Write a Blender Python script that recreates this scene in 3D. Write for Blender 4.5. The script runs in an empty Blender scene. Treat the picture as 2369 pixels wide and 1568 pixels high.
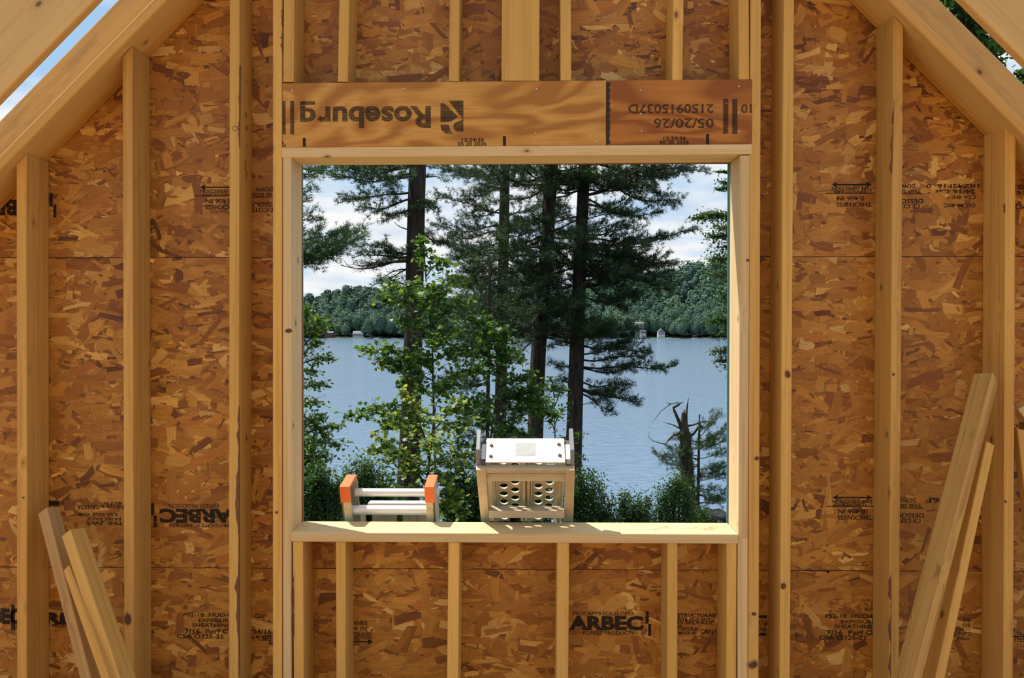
import bpy, bmesh, math, random
import numpy as np
from mathutils import Vector, Matrix

S = bpy.context.scene
COL = S.collection
rnd = random.Random(7)
R = np.random.default_rng(11)
PI = math.pi

# ------------------------------------------------------------------ camera, world, sun, exposure
F_PX, CX, CY, CAM_Z = 1800.0, 1184.5, 784.0, 1.6
PITCH, YAW = math.radians(0.573), math.radians(0.81)
cam_d = bpy.data.cameras.new('camera')
cam = bpy.data.objects.new('camera', cam_d)
COL.objects.link(cam)
cam.location = (0, 0, CAM_Z)
cam.rotation_euler = (PI/2 - PITCH, 0, YAW)
cam_d.sensor_width = 36.0
cam_d.lens = 36.0 * F_PX / 2369.0
cam_d.clip_end = 5000
S.camera = cam
S.view_settings.view_transform = 'Standard'
S.view_settings.look = 'None'
S.view_settings.gamma = 1
S.view_settings.exposure = 0.0
S.view_settings.use_curve_mapping = False

SUN_DIR = Vector((1.75, -1.0, -3.8)).normalized()
sun_d = bpy.data.lights.new('sun', 'SUN')
sun_d.energy = 8.5
sun_d.angle = math.radians(0.53)
sun_d.color = (1.0, 0.95, 0.87)
sun = bpy.data.objects.new('sun', sun_d)
COL.objects.link(sun)
sun.rotation_euler = SUN_DIR.to_track_quat('-Z', 'Y').to_euler()
sun.location = (-15, 12, 36)

def new_tree(mat):
    mat.use_nodes = True
    nt = mat.node_tree
    nt.nodes.clear()
    return nt

def N(nt, typ, inp=None, **kw):
    n = nt.nodes.new(typ)
    for k, v in kw.items():
        setattr(n, k, v)
    for k, v in (inp or {}).items():
        if isinstance(v, bpy.types.NodeSocket):
            nt.links.new(v, n.inputs[k])
        else:
            n.inputs[k].default_value = v
    return n

def ramp(nt, fac, stops, interp='LINEAR'):
    n = nt.nodes.new('ShaderNodeValToRGB')
    n.color_ramp.interpolation = interp
    el = n.color_ramp.elements
    while len(el) < len(stops):
        el.new(0.5)
    for e, (p, c) in zip(el, stops):
        e.position = p
        e.color = (c[0], c[1], c[2], 1) if not isinstance(c, (int, float)) else (c, c, c, 1)
    nt.links.new(fac, n.inputs[0])
    return n.outputs[0]

def vmath(nt, op, a, b=None, scale=None):
    n = nt.nodes.new('ShaderNodeVectorMath'); n.operation = op
    for i, v in enumerate((a, b)):
        if v is None: continue
        if isinstance(v, bpy.types.NodeSocket): nt.links.new(v, n.inputs[i])
        else: n.inputs[i].default_value = v
    if scale is not None:
        if isinstance(scale, bpy.types.NodeSocket): nt.links.new(scale, n.inputs['Scale'])
        else: n.inputs['Scale'].default_value = scale
    return n.outputs[0]

def fmath(nt, op, a, b=None, clamp=False):
    n = nt.nodes.new('ShaderNodeMath'); n.operation = op; n.use_clamp = clamp
    for i, v in enumerate((a, b)):
        if v is None: continue
        if isinstance(v, bpy.types.NodeSocket): nt.links.new(v, n.inputs[i])
        else: n.inputs[i].default_value = v
    return n.outputs[0]

def mixc(nt, fac, a, b, mode='MIX'):
    n = nt.nodes.new('ShaderNodeMixRGB'); n.blend_type = mode
    for i, v in enumerate((fac, a, b)):
        if isinstance(v, bpy.types.NodeSocket): nt.links.new(v, n.inputs[i])
        else: n.inputs[i].default_value = v if i == 0 else (v[0], v[1], v[2], 1)
    return n.outputs[0]

def noise(nt, vec, scale=1.0, detail=4.0, rough=0.55, dist=0.0):
    n = N(nt, 'ShaderNodeTexNoise', {'Vector': vec, 'Scale': scale, 'Detail': detail, 'Roughness': rough, 'Distortion': dist})
    return n.outputs['Fac']

def mapping(nt, vec, scale=(1, 1, 1), loc=(0, 0, 0)):
    return N(nt, 'ShaderNodeMapping', {'Vector': vec, 'Scale': scale, 'Location': loc}).outputs[0]

world = bpy.data.worlds.new('sky')
S.world = world
world.use_nodes = True
wt = world.node_tree
wt.nodes.clear()
tc = wt.nodes.new('ShaderNodeTexCoord')
sep = N(wt, 'ShaderNodeSeparateXYZ', {0: tc.outputs['Generated']})
zc = fmath(wt, 'ADD', fmath(wt, 'MAXIMUM', sep.outputs[2], 0.0), 0.16)
cu = fmath(wt, 'DIVIDE', sep.outputs[0], zc)
cv = fmath(wt, 'DIVIDE', sep.outputs[1], zc)
cvec = N(wt, 'ShaderNodeCombineXYZ', {0: cu, 1: cv, 2: 3.3}).outputs[0]
n1 = noise(wt, cvec, 1.15, 7, 0.56, 0.25)
n2 = noise(wt, vmath(wt, 'ADD', cvec, (7.3, 2.1, 0)), 2.4, 5, 0.5)
blue = ramp(wt, sep.outputs[2], [(0.0, (0.62, 0.78, 0.93)), (0.25, (0.42, 0.66, 0.93)), (1.0, (0.24, 0.46, 0.82))])
white = ramp(wt, n2, [(0.30, (0.68, 0.78, 0.90)), (0.48, (0.90, 0.94, 0.98)), (0.60, (1.02, 1.02, 1.02))])
skyc = mixc(wt, ramp(wt, n1, [(0.40, 0.0), (0.54, 1.0)]), blue, white)
bg = N(wt, 'ShaderNodeBackground', {'Color': skyc, 'Strength': 0.96})
wo = wt.nodes.new('ShaderNodeOutputWorld')
wt.links.new(bg.outputs[0], wo.inputs[0])

# ------------------------------------------------------------------ helpers
ROT = cam.rotation_euler.to_matrix()
CAM = Vector((0, 0, CAM_Z))
def P(px, py, Y):
    """the point of the plane y = Y seen at pixel px, py of the photograph (used to measure the place)"""
    d = ROT @ Vector(((px - CX)/F_PX, -(py - CY)/F_PX, -1.0))
    return CAM + d * (Y / d.y)

def link(o, parent=None):
    COL.objects.link(o)
    if parent is not None:
        o.parent = parent
    return o

def tag(o, label=None, cat=None, group=None, kind=None):
    if label: o['label'] = label
    if cat: o['category'] = cat
    if group: o['group'] = group
    if kind: o['kind'] = kind
    return o

def empty(name, loc=(0, 0, 0), **kw):
    o = bpy.data.objects.new(name, None)
    o.empty_display_size = 0.1
    o.location = loc
    link(o)
    return tag(o, **kw)

def kid(o, parent):
    """parent keeping the world position (parents here are unrotated, unscaled)"""
    bpl = Vector(parent.location)
    if parent.parent is not None:
        bpl = bpl + Vector(parent.parent.location)
    o.location = Vector(o.location) - bpl
    o.parent = parent

def np_mesh(name, verts, faces, mat, smooth=False, colors=None):
    """verts (n,3); faces: list of int arrays (m,k)"""
    me = bpy.data.meshes.new(name)
    verts = np.asarray(verts, dtype=np.float32).reshape(-1, 3)
    me.vertices.add(len(verts))
    me.vertices.foreach_set('co', verts.ravel())
    lv, ls, c = [], [], 0
    for f in faces:
        f = np.asarray(f, dtype=np.int32)
        if f.size == 0: continue
        m, k = f.shape
        lv.append(f.ravel()); ls.append(c + np.arange(m, dtype=np.int32)*k); c += m*k
    lv = np.concatenate(lv); ls = np.concatenate(ls)
    me.loops.add(len(lv)); me.loops.foreach_set('vertex_index', lv)
    me.polygons.add(len(ls)); me.polygons.foreach_set('loop_start', ls)
    me.update(calc_edges=True)
    if smooth:
        me.polygons.foreach_set('use_smooth', np.ones(len(ls), dtype=bool))
    if colors is not None:
        at = me.color_attributes.new('tint', 'FLOAT_COLOR', 'POINT')
        c4 = np.ones((len(verts), 4), dtype=np.float32); c4[:, :3] = colors
        at.data.foreach_set('color', c4.ravel())
    me.materials.append(mat)
    return me

def np_obj(name, verts, faces, mat, parent=None, smooth=False, colors=None, loc=None):
    verts = np.asarray(verts, dtype=np.float64).reshape(-1, 3)
    base = Vector((0, 0, 0))
    if parent is not None:
        base = Vector(parent.location)
        if parent.parent is not None: base = base + Vector(parent.parent.location)
    verts = verts - np.array(base)
    o = bpy.data.objects.new(name, np_mesh(name, verts, faces, mat, smooth, colors))
    link(o, parent)
    return o

def bm_obj(name, bm, mat, parent=None, smooth=False, matrix=None):
    """bmesh given in local coordinates of `matrix` (world)"""
    me = bpy.data.meshes.new(name)
    bmesh.ops.recalc_face_normals(bm, faces=bm.faces[:])
    bm.to_mesh(me); bm.free()
    me.materials.append(mat)
    if smooth:
        me.polygons.foreach_set('use_smooth', np.ones(len(me.polygons), dtype=bool))
    o = bpy.data.objects.new(name, me)
    if matrix is not None:
        o.matrix_world = matrix
    link(o)
    if parent is not None:
        kid(o, parent)
    return o

def add_prism(bm, pts, vec):
    a = [bm.verts.new(Vector(p)) for p in pts]
    b = [bm.verts.new(Vector(p) + Vector(vec)) for p in pts]
    n = len(pts)
    bm.faces.new(a); bm.faces.new(b[::-1])
    for i in range(n):
        bm.faces.new((a[i], b[i], b[(i+1) % n], a[(i+1) % n]))
    return a + b

def add_box(bm, lo, hi):
    x0, y0, z0 = lo; x1, y1, z1 = hi
    return add_prism(bm, [(x0, y0, z0), (x1, y0, z0), (x1, y0, z1), (x0, y0, z1)], (0, y1-y0, 0))

def bevel_all(bm, w, seg=2, long_axis=None):
    es = bm.edges[:]
    if long_axis is not None:
        es = [e for e in es if abs((e.verts[0].co - e.verts[1].co).normalized()[long_axis]) > 0.7]
    bmesh.ops.bevel(bm, geom=es, offset=w, segments=seg, profile=0.5, affect='EDGES')

def frame_matrix(p0, zdir, ydir):
    z = Vector(zdir).normalized()
    x = Vector(ydir).cross(z).normalized()
    y = z.cross(x).normalized()
    m = Matrix((x, y, z)).transposed().to_4x4()
    m.translation = p0
    return m

def board(name, p0, p1, w, d, mat, parent, ydir=(0, 1, 0), bevel=0.0035, cut0=0.0, cut1=0.0, label=None):
    """p0,p1: centre line of the near face; w across, d deep along ydir; cut: slope of the ends"""
    p0, p1 = Vector(p0), Vector(p1)
    L = (p1 - p0).length
    m = frame_matrix(p0, p1 - p0, ydir)
    bm = bmesh.new()
    h = w/2
    add_prism(bm, [(-h, 0, -h*cut0), (h, 0, h*cut0), (h, 0, L + h*cut1), (-h, 0, L - h*cut1)], (0, d, 0))
    if bevel: bevel_all(bm, bevel, 2, 2)
    o = bm_obj(name, bm, mat, parent, matrix=m)
    if label: o['label'] = label
    return o

def tube(path, radii, n=7, cap=True):
    path = np.asarray(path, dtype=float); k = len(path)
    radii = np.broadcast_to(np.asarray(radii, dtype=float), (k,))
    t = np.gradient(path, axis=0)
    t /= np.linalg.norm(t, axis=1, keepdims=True) + 1e-9
    ref = np.where(np.abs(t[:, 2:3]) > 0.9, np.array([[1.0, 0, 0]]), np.array([[0, 0, 1.0]]))
    if np.abs(t[:, 2]).mean() > 0.6: ref = np.tile(np.array([[1.0, 0, 0]]), (k, 1))
    a = np.cross(t, ref); a /= np.linalg.norm(a, axis=1, keepdims=True) + 1e-9
    b = np.cross(t, a)
    ang = np.linspace(0, 2*PI, n, endpoint=False)
    v = path[:, None, :] + radii[:, None, None]*(a[:, None, :]*np.cos(ang)[None, :, None] + b[:, None, :]*np.sin(ang)[None, :, None])
    i = np.arange(k-1)[:, None]*n; j = np.arange(n)[None, :]; j2 = (j+1) % n
    q = np.stack([i+j, i+j2, i+n+j2, i+n+j], axis=-1).reshape(-1, 4)
    return v.reshape(-1, 3), q

class Soup:
    """gathers vertex/face arrays for one mesh"""
    def __init__(s): s.v = []; s.f = {}; s.c = []; s.n = 0
    def add(s, v, *faces, color=None):
        v = np.asarray(v, dtype=float).reshape(-1, 3)
        for f in faces:
            f = np.asarray(f, dtype=np.int64)
            if f.size: s.f.setdefault(f.shape[1], []).append(f + s.n)
        s.v.append(v); s.n += len(v)
        if color is not None:
            s.c.append(np.broadcast_to(np.asarray(color, dtype=float), (len(v), 3)))
    def obj(s, name, mat, parent=None, smooth=False):
        return np_obj(name, np.concatenate(s.v), [np.concatenate(x) for x in s.f.values()], mat, parent, smooth,
                      np.concatenate(s.c) if s.c else None)

# ------------------------------------------------------------------ materials
def principled(nt, **inp):
    b = nt.nodes.new('ShaderNodeBsdfPrincipled')
    for k, v in inp.items():
        k = k.replace('_', ' ')
        if isinstance(v, bpy.types.NodeSocket): nt.links.new(v, b.inputs[k])
        else: b.inputs[k].default_value = (v[0], v[1], v[2], 1) if isinstance(v, tuple) else v
    return b

def out(nt, sh):
    o = nt.nodes.new('ShaderNodeOutputMaterial')
    nt.links.new(sh, o.inputs[0])

def bump(nt, h, strength=0.3, dist=0.002):
    return N(nt, 'ShaderNodeBump', {'Height': h, 'Strength': strength, 'Distance': dist}).outputs[0]

def plain(name, col, rough=0.6, metal=0.0, var=0.12, scale=30):
    m = bpy.data.materials.new(name); nt = new_tree(m)
    t = nt.nodes.new('ShaderNodeTexCoord').outputs['Object']
    f = noise(nt, t, scale, 4)
    c = mixc(nt, f, tuple(x*(1-var) for x in col), tuple(min(1, x*(1+var)) for x in col))
    out(nt, principled(nt, Base_Color=c, Roughness=rough, Metallic=metal).outputs[0])
    return m

def wood(name, light, mid, dark, knots=1.0, seed=0.0, rough=0.62, streak=0.5, stain=0.0):
    m = bpy.data.materials.new(name); nt = new_tree(m)
    t = nt.nodes.new('ShaderNodeTexCoord').outputs['Object']
    oi = nt.nodes.new('ShaderNodeObjectInfo').outputs['Random']
    off = N(nt, 'ShaderNodeCombineXYZ', {0: fmath(nt, 'MULTIPLY', oi, 37.0), 1: fmath(nt, 'MULTIPLY', oi, 61.0), 2: fmath(nt, 'MULTIPLY', oi, 113.0)}).outputs[0]
    v = vmath(nt, 'ADD', t, off)
    # knots warp the grain
    kv = N(nt, 'ShaderNodeTexVoronoi', {'Vector': mapping(nt, v, (9, 9, 5.2), (seed, 0, 0)), 'Scale': 1.0, 'Randomness': 1.0})
    kd = kv.outputs['Distance']
    kw = noise(nt, mapping(nt, v, (60, 60, 45)), 1, 3)
    kdn = fmath(nt, 'ADD', kd, fmath(nt, 'MULTIPLY', fmath(nt, 'SUBTRACT', kw, 0.5), 0.05))
    near = ramp(nt, kdn, [(0.0, 1.0), (0.34, 0.0)])
    warped = vmath(nt, 'ADD', v, N(nt, 'ShaderNodeCombineXYZ', {0: fmath(nt, 'MULTIPLY', near, 0.02), 1: fmath(nt, 'MULTIPLY', near, 0.02), 2: 0.0}).outputs[0])
    broad = noise(nt, mapping(nt, warped, (14, 14, 0.8)), 1, 3)
    rings = noise(nt, mapping(nt, warped, (70, 70, 1.3)), 1, 3, 0.5, 0.4)
    fibre = noise(nt, mapping(nt, v, (420, 420, 9)), 1, 2)
    c = ramp(nt, broad, [(0.3, mid), (0.62, light)])
    c = mixc(nt, fmath(nt, 'MULTIPLY', ramp(nt, rings, [(0.50, 0.0), (0.68, 1.0)]), streak), c, dark)
    c = mixc(nt, fmath(nt, 'MULTIPLY', ramp(nt, fibre, [(0.35, 1.0), (0.55, 0.0)]), 0.16), c, dark)
    if stain:
        st = noise(nt, mapping(nt, v, (16, 16, 3.0)), 1, 5, 0.65)
        c = mixc(nt, fmath(nt, 'MULTIPLY', ramp(nt, st, [(0.50, 0.0), (0.70, 1.0)]), stain), c, (0.20, 0.16, 0.11))
    if knots:
        c = mixc(nt, fmath(nt, 'MULTIPLY', ramp(nt, kdn, [(0.05, 1.0), (0.16, 0.0)]), 0.40*knots), c, tuple(x*0.6 for x in dark))
        c = mixc(nt, fmath(nt, 'MULTIPLY', ramp(nt, kdn, [(0.045, 1.0), (0.075, 0.0)]), 0.8*knots), c, (0.10, 0.042, 0.016))
    tone = fmath(nt, 'ADD', 0.88, fmath(nt, 'MULTIPLY', oi, 0.22))
    c = mixc(nt, 1.0, c, N(nt, 'ShaderNodeCombineXYZ', {0: tone, 1: tone, 2: tone}).outputs[0], 'MULTIPLY')
    out(nt, principled(nt, Base_Color=c, Roughness=rough, Specular_IOR_Level=0.3, Normal=bump(nt, fibre, 0.25, 0.0008)).outputs[0])
    return m

M_STUD = wood('pine_lumber', (0.65, 0.385, 0.105), (0.58, 0.325, 0.078), (0.43, 0.215, 0.042))
M_STUD2 = wood('aged_pine_lumber', (0.60, 0.340, 0.090), (0.50, 0.262, 0.062), (0.35, 0.165, 0.036), knots=1.0, seed=3.7)
M_RAFT = wood('rafter_lumber', (0.62, 0.405, 0.165), (0.55, 0.345, 0.130), (0.43, 0.25, 0.085), knots=1.0, seed=9.1, streak=0.25)
M_RAFTS = wood('stained_rafter_lumber', (0.58, 0.38, 0.16), (0.50, 0.315, 0.125), (0.38, 0.225, 0.085), knots=1.0, seed=5.3, streak=0.25, stain=0.55)
M_SILL = wood('sill_lumber', (0.68, 0.50, 0.28), (0.62, 0.44, 0.21), (0.50, 0.30, 0.11), knots=1.0, seed=1.9)  # paler, less yellow than the studs: sunlit cream put into the colour
M_GREYW2 = wood('grained_lumber', (0.52, 0.31, 0.095), (0.44, 0.245, 0.068), (0.27, 0.135, 0.036), knots=1.0, seed=4.4, streak=0.8)
M_GREYW = wood('rough_tan_offcut', (0.47, 0.29, 0.12), (0.40, 0.23, 0.085), (0.28, 0.15, 0.05), knots=0.6, seed=2.2, streak=0.6)

def mat_ply(name, a, b, c3, seed):
    m = bpy.data.materials.new(name); nt = new_tree(m)
    t = nt.nodes.new('ShaderNodeTexCoord').outputs['Object']
    v = mapping(nt, t, (1.25, 1, 4.2), (seed, seed*0.7, seed))
    n0 = noise(nt, v, 1.1, 2.5, 0.45, 0.9)
    w = fmath(nt, 'FRACT', fmath(nt, 'MULTIPLY', n0, 7.0))
    tri = fmath(nt, 'ABSOLUTE', fmath(nt, 'SUBTRACT', fmath(nt, 'MULTIPLY', w, 2.0), 1.0))
    c = ramp(nt, tri, [(0.1, a), (0.45, b), (0.8, c3)])
    f = noise(nt, mapping(nt, t, (9, 60, 300)), 1, 3)
    c = mixc(nt, fmath(nt, 'MULTIPLY', ramp(nt, f, [(0.4, 1.0), (0.6, 0.0)]), 0.2), c, tuple(x*0.6 for x in c3))
    out(nt, principled(nt, Base_Color=c, Roughness=0.55, Specular_IOR_Level=0.3, Normal=bump(nt, f, 0.2, 0.0008)).outputs[0])
    return m
M_LVL = mat_ply('veneer_beam_tan', (0.58, 0.300, 0.070), (0.50, 0.235, 0.046), (0.36, 0.145, 0.024), 3.1)
M_LVL2 = mat_ply('veneer_beam_red', (0.45, 0.175, 0.030), (0.38, 0.135, 0.021), (0.26, 0.078, 0.011), 8.4)

def mat_tint(name, rough=0.6, transl=0.0, spec=0.3, noise_scale=None, namp=0.25):
    m = bpy.data.materials.new(name); nt = new_tree(m)
    c = N(nt, 'ShaderNodeAttribute', attribute_name='tint').outputs['Color']
    if noise_scale:
        t = nt.nodes.new('ShaderNodeTexCoord').outputs['Object']
        f = noise(nt, mapping(nt, t, noise_scale), 1, 3)
        c = mixc(nt, namp, c, ramp(nt, f, [(0.3, (0.25, 0.2, 0.15)), (0.7, (1, 1, 1))]), 'MULTIPLY')
    b = principled(nt, Base_Color=c, Roughness=rough, Specular_IOR_Level=spec).outputs[0]
    if transl:
        tr = N(nt, 'ShaderNodeBsdfTranslucent', {'Color': mixc(nt, 1.0, c, (1.9, 1.7, 0.7), 'MULTIPLY')}).outputs[0]
        mx = N(nt, 'ShaderNodeMixShader', {0: transl})
        nt.links.new(b, mx.inputs[1]); nt.links.new(tr, mx.inputs[2])
        b = mx.outputs[0]
    out(nt, b)
    return m
def mat_flake():
    m = bpy.data.materials.new('osb_strands'); nt = new_tree(m)
    c = N(nt, 'ShaderNodeAttribute', attribute_name='tint').outputs['Color']
    g = N(nt, 'ShaderNodeAttribute', attribute_name='grain').outputs['Vector']
    f = noise(nt, mapping(nt, g, (14, 330, 1)), 1, 4, 0.6)
    c = mixc(nt, fmath(nt, 'MULTIPLY', ramp(nt, f, [(0.38, 1.0), (0.52, 0.0)]), 0.38), c, (0.19, 0.065, 0.010))
    c = mixc(nt, fmath(nt, 'MULTIPLY', ramp(nt, f, [(0.52, 0.0), (0.70, 1.0)]), 0.22), c, (0.64, 0.38, 0.11))
    t = nt.nodes.new('ShaderNodeTexCoord').outputs['Object']
    b = noise(nt, mapping(nt, t, (1.7, 1.7, 2.6)), 1, 4, 0.6)
    c = mixc(nt, fmath(nt, 'MULTIPLY', ramp(nt, b, [(0.42, 1.0), (0.62, 0.0)]), 0.35), c, (0.26, 0.085, 0.012))
    out(nt, principled(nt, Base_Color=c, Roughness=0.5, Specular_IOR_Level=0.35, Normal=bump(nt, f, 0.25, 0.0006)).outputs[0])
    return m
M_FLAKE = mat_flake()
M_OSB = plain('osb_core', (0.22, 0.075, 0.012), 0.7, 0, 0.4, 60)
M_LEAF = mat_tint('leaf_green', 0.5, 0.42, 0.4)
M_NEEDLE = mat_tint('needle_green', 0.6, 0.15, 0.25)
M_FAR = mat_tint('hazy_far_foliage', 0.85, 0.0, 0.1)
M_OSBP = plain('osb_plain', (0.44, 0.22, 0.05), 0.6, 0, 0.4, 25)
M_WRAP = plain('teal_house_wrap', (0.05, 0.30, 0.36), 0.5)
M_SUB = plain('plywood_subfloor', (0.40, 0.235, 0.08), 0.7, 0, 0.25, 6)
M_BARKEDGE = plain('bark_edge', (0.15, 0.062, 0.022), 0.9, 0, 0.7, 120)
M_NAIL = plain('nail_steel', (0.55, 0.52, 0.48), 0.35, 0.9)
M_CONC = plain('foundation_grey', (0.4, 0.39, 0.37), 0.8)

def mat_bark(name, a, b, sx=10):
    m = bpy.data.materials.new(name); nt = new_tree(m)
    t = nt.nodes.new('ShaderNodeTexCoord').outputs['Object']
    f = noise(nt, mapping(nt, t, (sx, sx, 1.6)), 1, 6, 0.65, 0.5)
    c = ramp(nt, f, [(0.35, a), (0.65, b)])
    out(nt, principled(nt, Base_Color=c, Roughness=0.9, Specular_IOR_Level=0.1, Normal=bump(nt, f, 0.8, 0.04)).outputs[0])
    return m
M_BARK = mat_bark('pine_bark', (0.020, 0.016, 0.014), (0.066, 0.053, 0.046))
M_TWIG = mat_bark('twig_bark', (0.045, 0.032, 0.022), (0.10, 0.075, 0.05), 30)
M_DEAD = mat_bark('dead_bark', (0.022, 0.018, 0.014), (0.11, 0.088, 0.065), 14)

def mat_ink(name, col, lines=0.0, wear=0.45, axis=2):
    m = bpy.data.materials.new(name); nt = new_tree(m)
    t = nt.nodes.new('ShaderNodeTexCoord').outputs['Object']
    f = noise(nt, mapping(nt, t, (60, 60, 260)), 1, 4, 0.6)
    a = ramp(nt, f, [(wear-0.04, 0.0), (wear+0.02, 1.0)])
    if lines:
        s = N(nt, 'ShaderNodeSeparateXYZ', {0: t})
        w = fmath(nt, 'SINE', fmath(nt, 'MULTIPLY', s.outputs[axis], lines))
        w2 = fmath(nt, 'ADD', w, fmath(nt, 'MULTIPLY', noise(nt, t, 35, 3), 1.4))
        a = fmath(nt, 'MULTIPLY', a, ramp(nt, w2, [(0.0, 0.15), (0.25, 1.0)]))
    d = principled(nt, Base_Color=col, Roughness=0.7, Specular_IOR_Level=0.2).outputs[0]
    tr = nt.nodes.new('ShaderNodeBsdfTransparent').outputs[0]
    mx = N(nt, 'ShaderNodeMixShader', {0: fmath(nt, 'MULTIPLY', a, 0.88)})
    nt.links.new(tr, mx.inputs[1]); nt.links.new(d, mx.inputs[2])
    out(nt, mx.outputs[0])
    return m
M_INK = mat_ink('black_print', (0.020, 0.013, 0.008), 0, 0.36)
M_INKL = mat_ink('lined_print', (0.030, 0.022, 0.016), 1500, 0.36)

# ------------------------------------------------------------------ the gable wall
YF, T = 2.857, 0.14
YR = YF + T                    # front plane of the sheathing
NL = Vector((-1, 0, 1)).normalized(); NR = Vector((1, 0, 1)).normalized()
SL = Vector((1, 0, 1)).normalized(); SR = Vector((-1, 0, 1)).normalized()
P_UNDER, P_TOP = 1.763, 1.801  # distances of the sloping planes from the eye line
def zroof(x, p):               # height of a sloping plane above the floor at x
    return CAM_Z + p*math.sqrt(2) - abs(x)

wall = empty('wall_front', (0, 0, 0), kind='structure', label='unfinished gable wall of lumber studs and strand board sheathing')
floor_bm = bmesh.new(); add_box(floor_bm, (-4.6, -7.0, -0.03), (4.6, 3.0, 0.0))
fl = bm_obj('floor', floor_bm, M_SUB); fl['kind'] = 'structure'
wb = bmesh.new(); add_prism(wb, [(-4.0, -5.0, 0.0), (4.0, -5.0, 0.0), (0.0, -5.0, 4.1)], (0, -0.15, 0))
wbo = bm_obj('wall_back', wb, M_OSBP); wbo['kind'] = 'structure'  # unseen rear gable wall, added to bounce warm light and block low sky
fb = bmesh.new(); add_box(fb, (-4.6, -7.0, -4.2), (4.6, 3.0, -0.031))
fo = bm_obj('wall_lower', fb, M_CONC); fo['kind'] = 'structure'

# the rough opening
OPL, OPR = P(674, 800, YF).x, P(1711, 800, YF).x
OPT, OPB = P(1190, 360.5, YF).z, P(1190, 1232.5, YF).z

# strand board sheets: rows between the joints read off the photograph
ZJ = [-0.05, 0.681, 1.885, 3.09, 4.30]
PAL = np.array([(0.50, 0.235, 0.038), (0.41, 0.172, 0.024), (0.32, 0.120, 0.015), (0.20, 0.062, 0.008), (0.63, 0.345, 0.076),
                (0.46, 0.205, 0.031), (0.37, 0.147, 0.019), (0.085, 0.024, 0.005), (0.72, 0.455, 0.140), (0.41, 0.142, 0.016)])
PALW = np.array([0.16, 0.18, 0.16, 0.10, 0.09, 0.11, 0.10, 0.035, 0.035, 0.03]); PALW /= PALW.sum()

def in_open(x, z, pad=0.0):
    return (x > OPL-pad) & (x < OPR+pad) & (z > OPB-pad) & (z < OPT+pad)

def strands(n, x0, x1, z0, z1):
    cx = R.uniform(x0, x1, n); cz = R.uniform(z0, z1, n)
    big = R.random(n) < 0.52
    L = np.where(big, R.uniform(0.055, 0.150, n), R.uniform(0.015, 0.06, n))
    W = np.where(big, R.uniform(0.012, 0.044, n), R.uniform(0.003, 0.014, n))
    ang = np.where(R.random(n) < 0.66, R.normal(0, 0.30, n), R.uniform(-PI/2, PI/2, n))
    # six-cornered slivers with ragged ends
    u = np.array([-0.5, -0.15, 0.5, 0.5, 0.1, -0.5])[None, :] + R.uniform(-0.09, 0.09, (n, 6))
    v = np.array([-0.5, -0.5, -0.5, 0.5, 0.5, 0.5])[None, :] + R.uniform(-0.22, 0.16, (n, 6))
    u = u*L[:, None]; v = v*W[:, None]
    G = np.stack([u + R.uniform(0, 40, (n, 1)), v + R.uniform(0, 40, (n, 1)), np.repeat(R.uniform(0, 40, (n, 1)), 6, axis=1)], -1)
    ca, sa = np.cos(ang)[:, None], np.sin(ang)[:, None]
    X = cx[:, None] + u*ca - v*sa
    Z = cz[:, None] + u*sa + v*ca
    dep = R.uniform(0.00005, 0.0016, n)
    Yv = YR - dep[:, None] + R.uniform(-0.0002, 0.0002, (n, 6))
    X = np.clip(X, x0, x1); Z = np.clip(Z, z0+0.0012, z1-0.0012)
    keep = ~np.any(in_open(X, Z), axis=1) & ~np.any((np.abs(X) + (Z-CAM_Z))/math.sqrt(2) > 1.80, axis=1)
    col = PAL[R.choice(len(PAL), n, p=PALW)] * R.uniform(0.80, 1.18, (n, 1)) * np.where(big, 1.0, R.choice([0.45, 0.8, 1.25], n, p=[0.4, 0.35, 0.25]))[:, None]
    V = np.stack([X, Yv, Z], axis=-1)[keep]
    C = np.repeat(col[keep][:, None, :], 6, axis=1)
    return V.reshape(-1, 3), np.arange(len(V)*6).reshape(-1, 6), C.reshape(-1, 3), G[keep].reshape(-1, 3)

def clip_poly(poly, a, b, c):
    """keep a*x + b*z <= c"""
    res = []
    for i in range(len(poly)):
        p, q = poly[i], poly[(i+1) % len(poly)]
        fp, fq = a*p[0]+b*p[1]-c, a*q[0]+b*q[1]-c
        if fp <= 0: res.append(p)
        if (fp < 0 < fq) or (fq < 0 < fp):
            s = fp/(fp-fq); res.append((p[0]+s*(q[0]-p[0]), p[1]+s*(q[1]-p[1])))
    return res

sheets = {}
def sheet(key, x0, x1, z0, z1, n):
    bm = bmesh.new()
    g = 0.0012
    rects = [(x0, x1, z0+g, z1-g)]
    if x0 < OPR and x1 > OPL and z0 < OPT and z1 > OPB:       # cut round the opening
        rects = []
        if x0 < OPL: rects.append((x0, OPL, z0+g, z1-g))
        if x1 > OPR: rects.append((OPR, x1, z0+g, z1-g))
        a, b = max(x0, OPL), min(x1, OPR)
        if z0 < OPB: rects.append((a, b, z0+g, OPB))
        if z1 > OPT: rects.append((a, b, OPT, z1-g))
    for (a, b, c, d) in rects:
        poly = [(a, c), (b, c), (b, d), (a, d)]
        k = CAM_Z + 1.80*math.sqrt(2)
        poly = clip_poly(poly, 1, 1, k); poly = clip_poly(poly, -1, 1, k)
        if len(poly) > 2:
            add_prism(bm, [(x, YR, z) for x, z in poly], (0, 0.011, 0))
    o = bm_obj('osb_sheet', bm, M_OSB, wall)
    v, f, c, gr = strands(n, x0, x1, z0, z1)
    s = np_obj('strands', v, [f], M_FLAKE, o, colors=c); s['kind'] = 'stuff'
    at = s.data.attributes.new('grain', 'FLOAT_VECTOR', 'POINT'); at.data.foreach_set('vector', gr.astype(np.float32).ravel())
    sheets[key] = o
xs = lambda px: P(px, 784, YR).x
DENS = 3100
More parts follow.
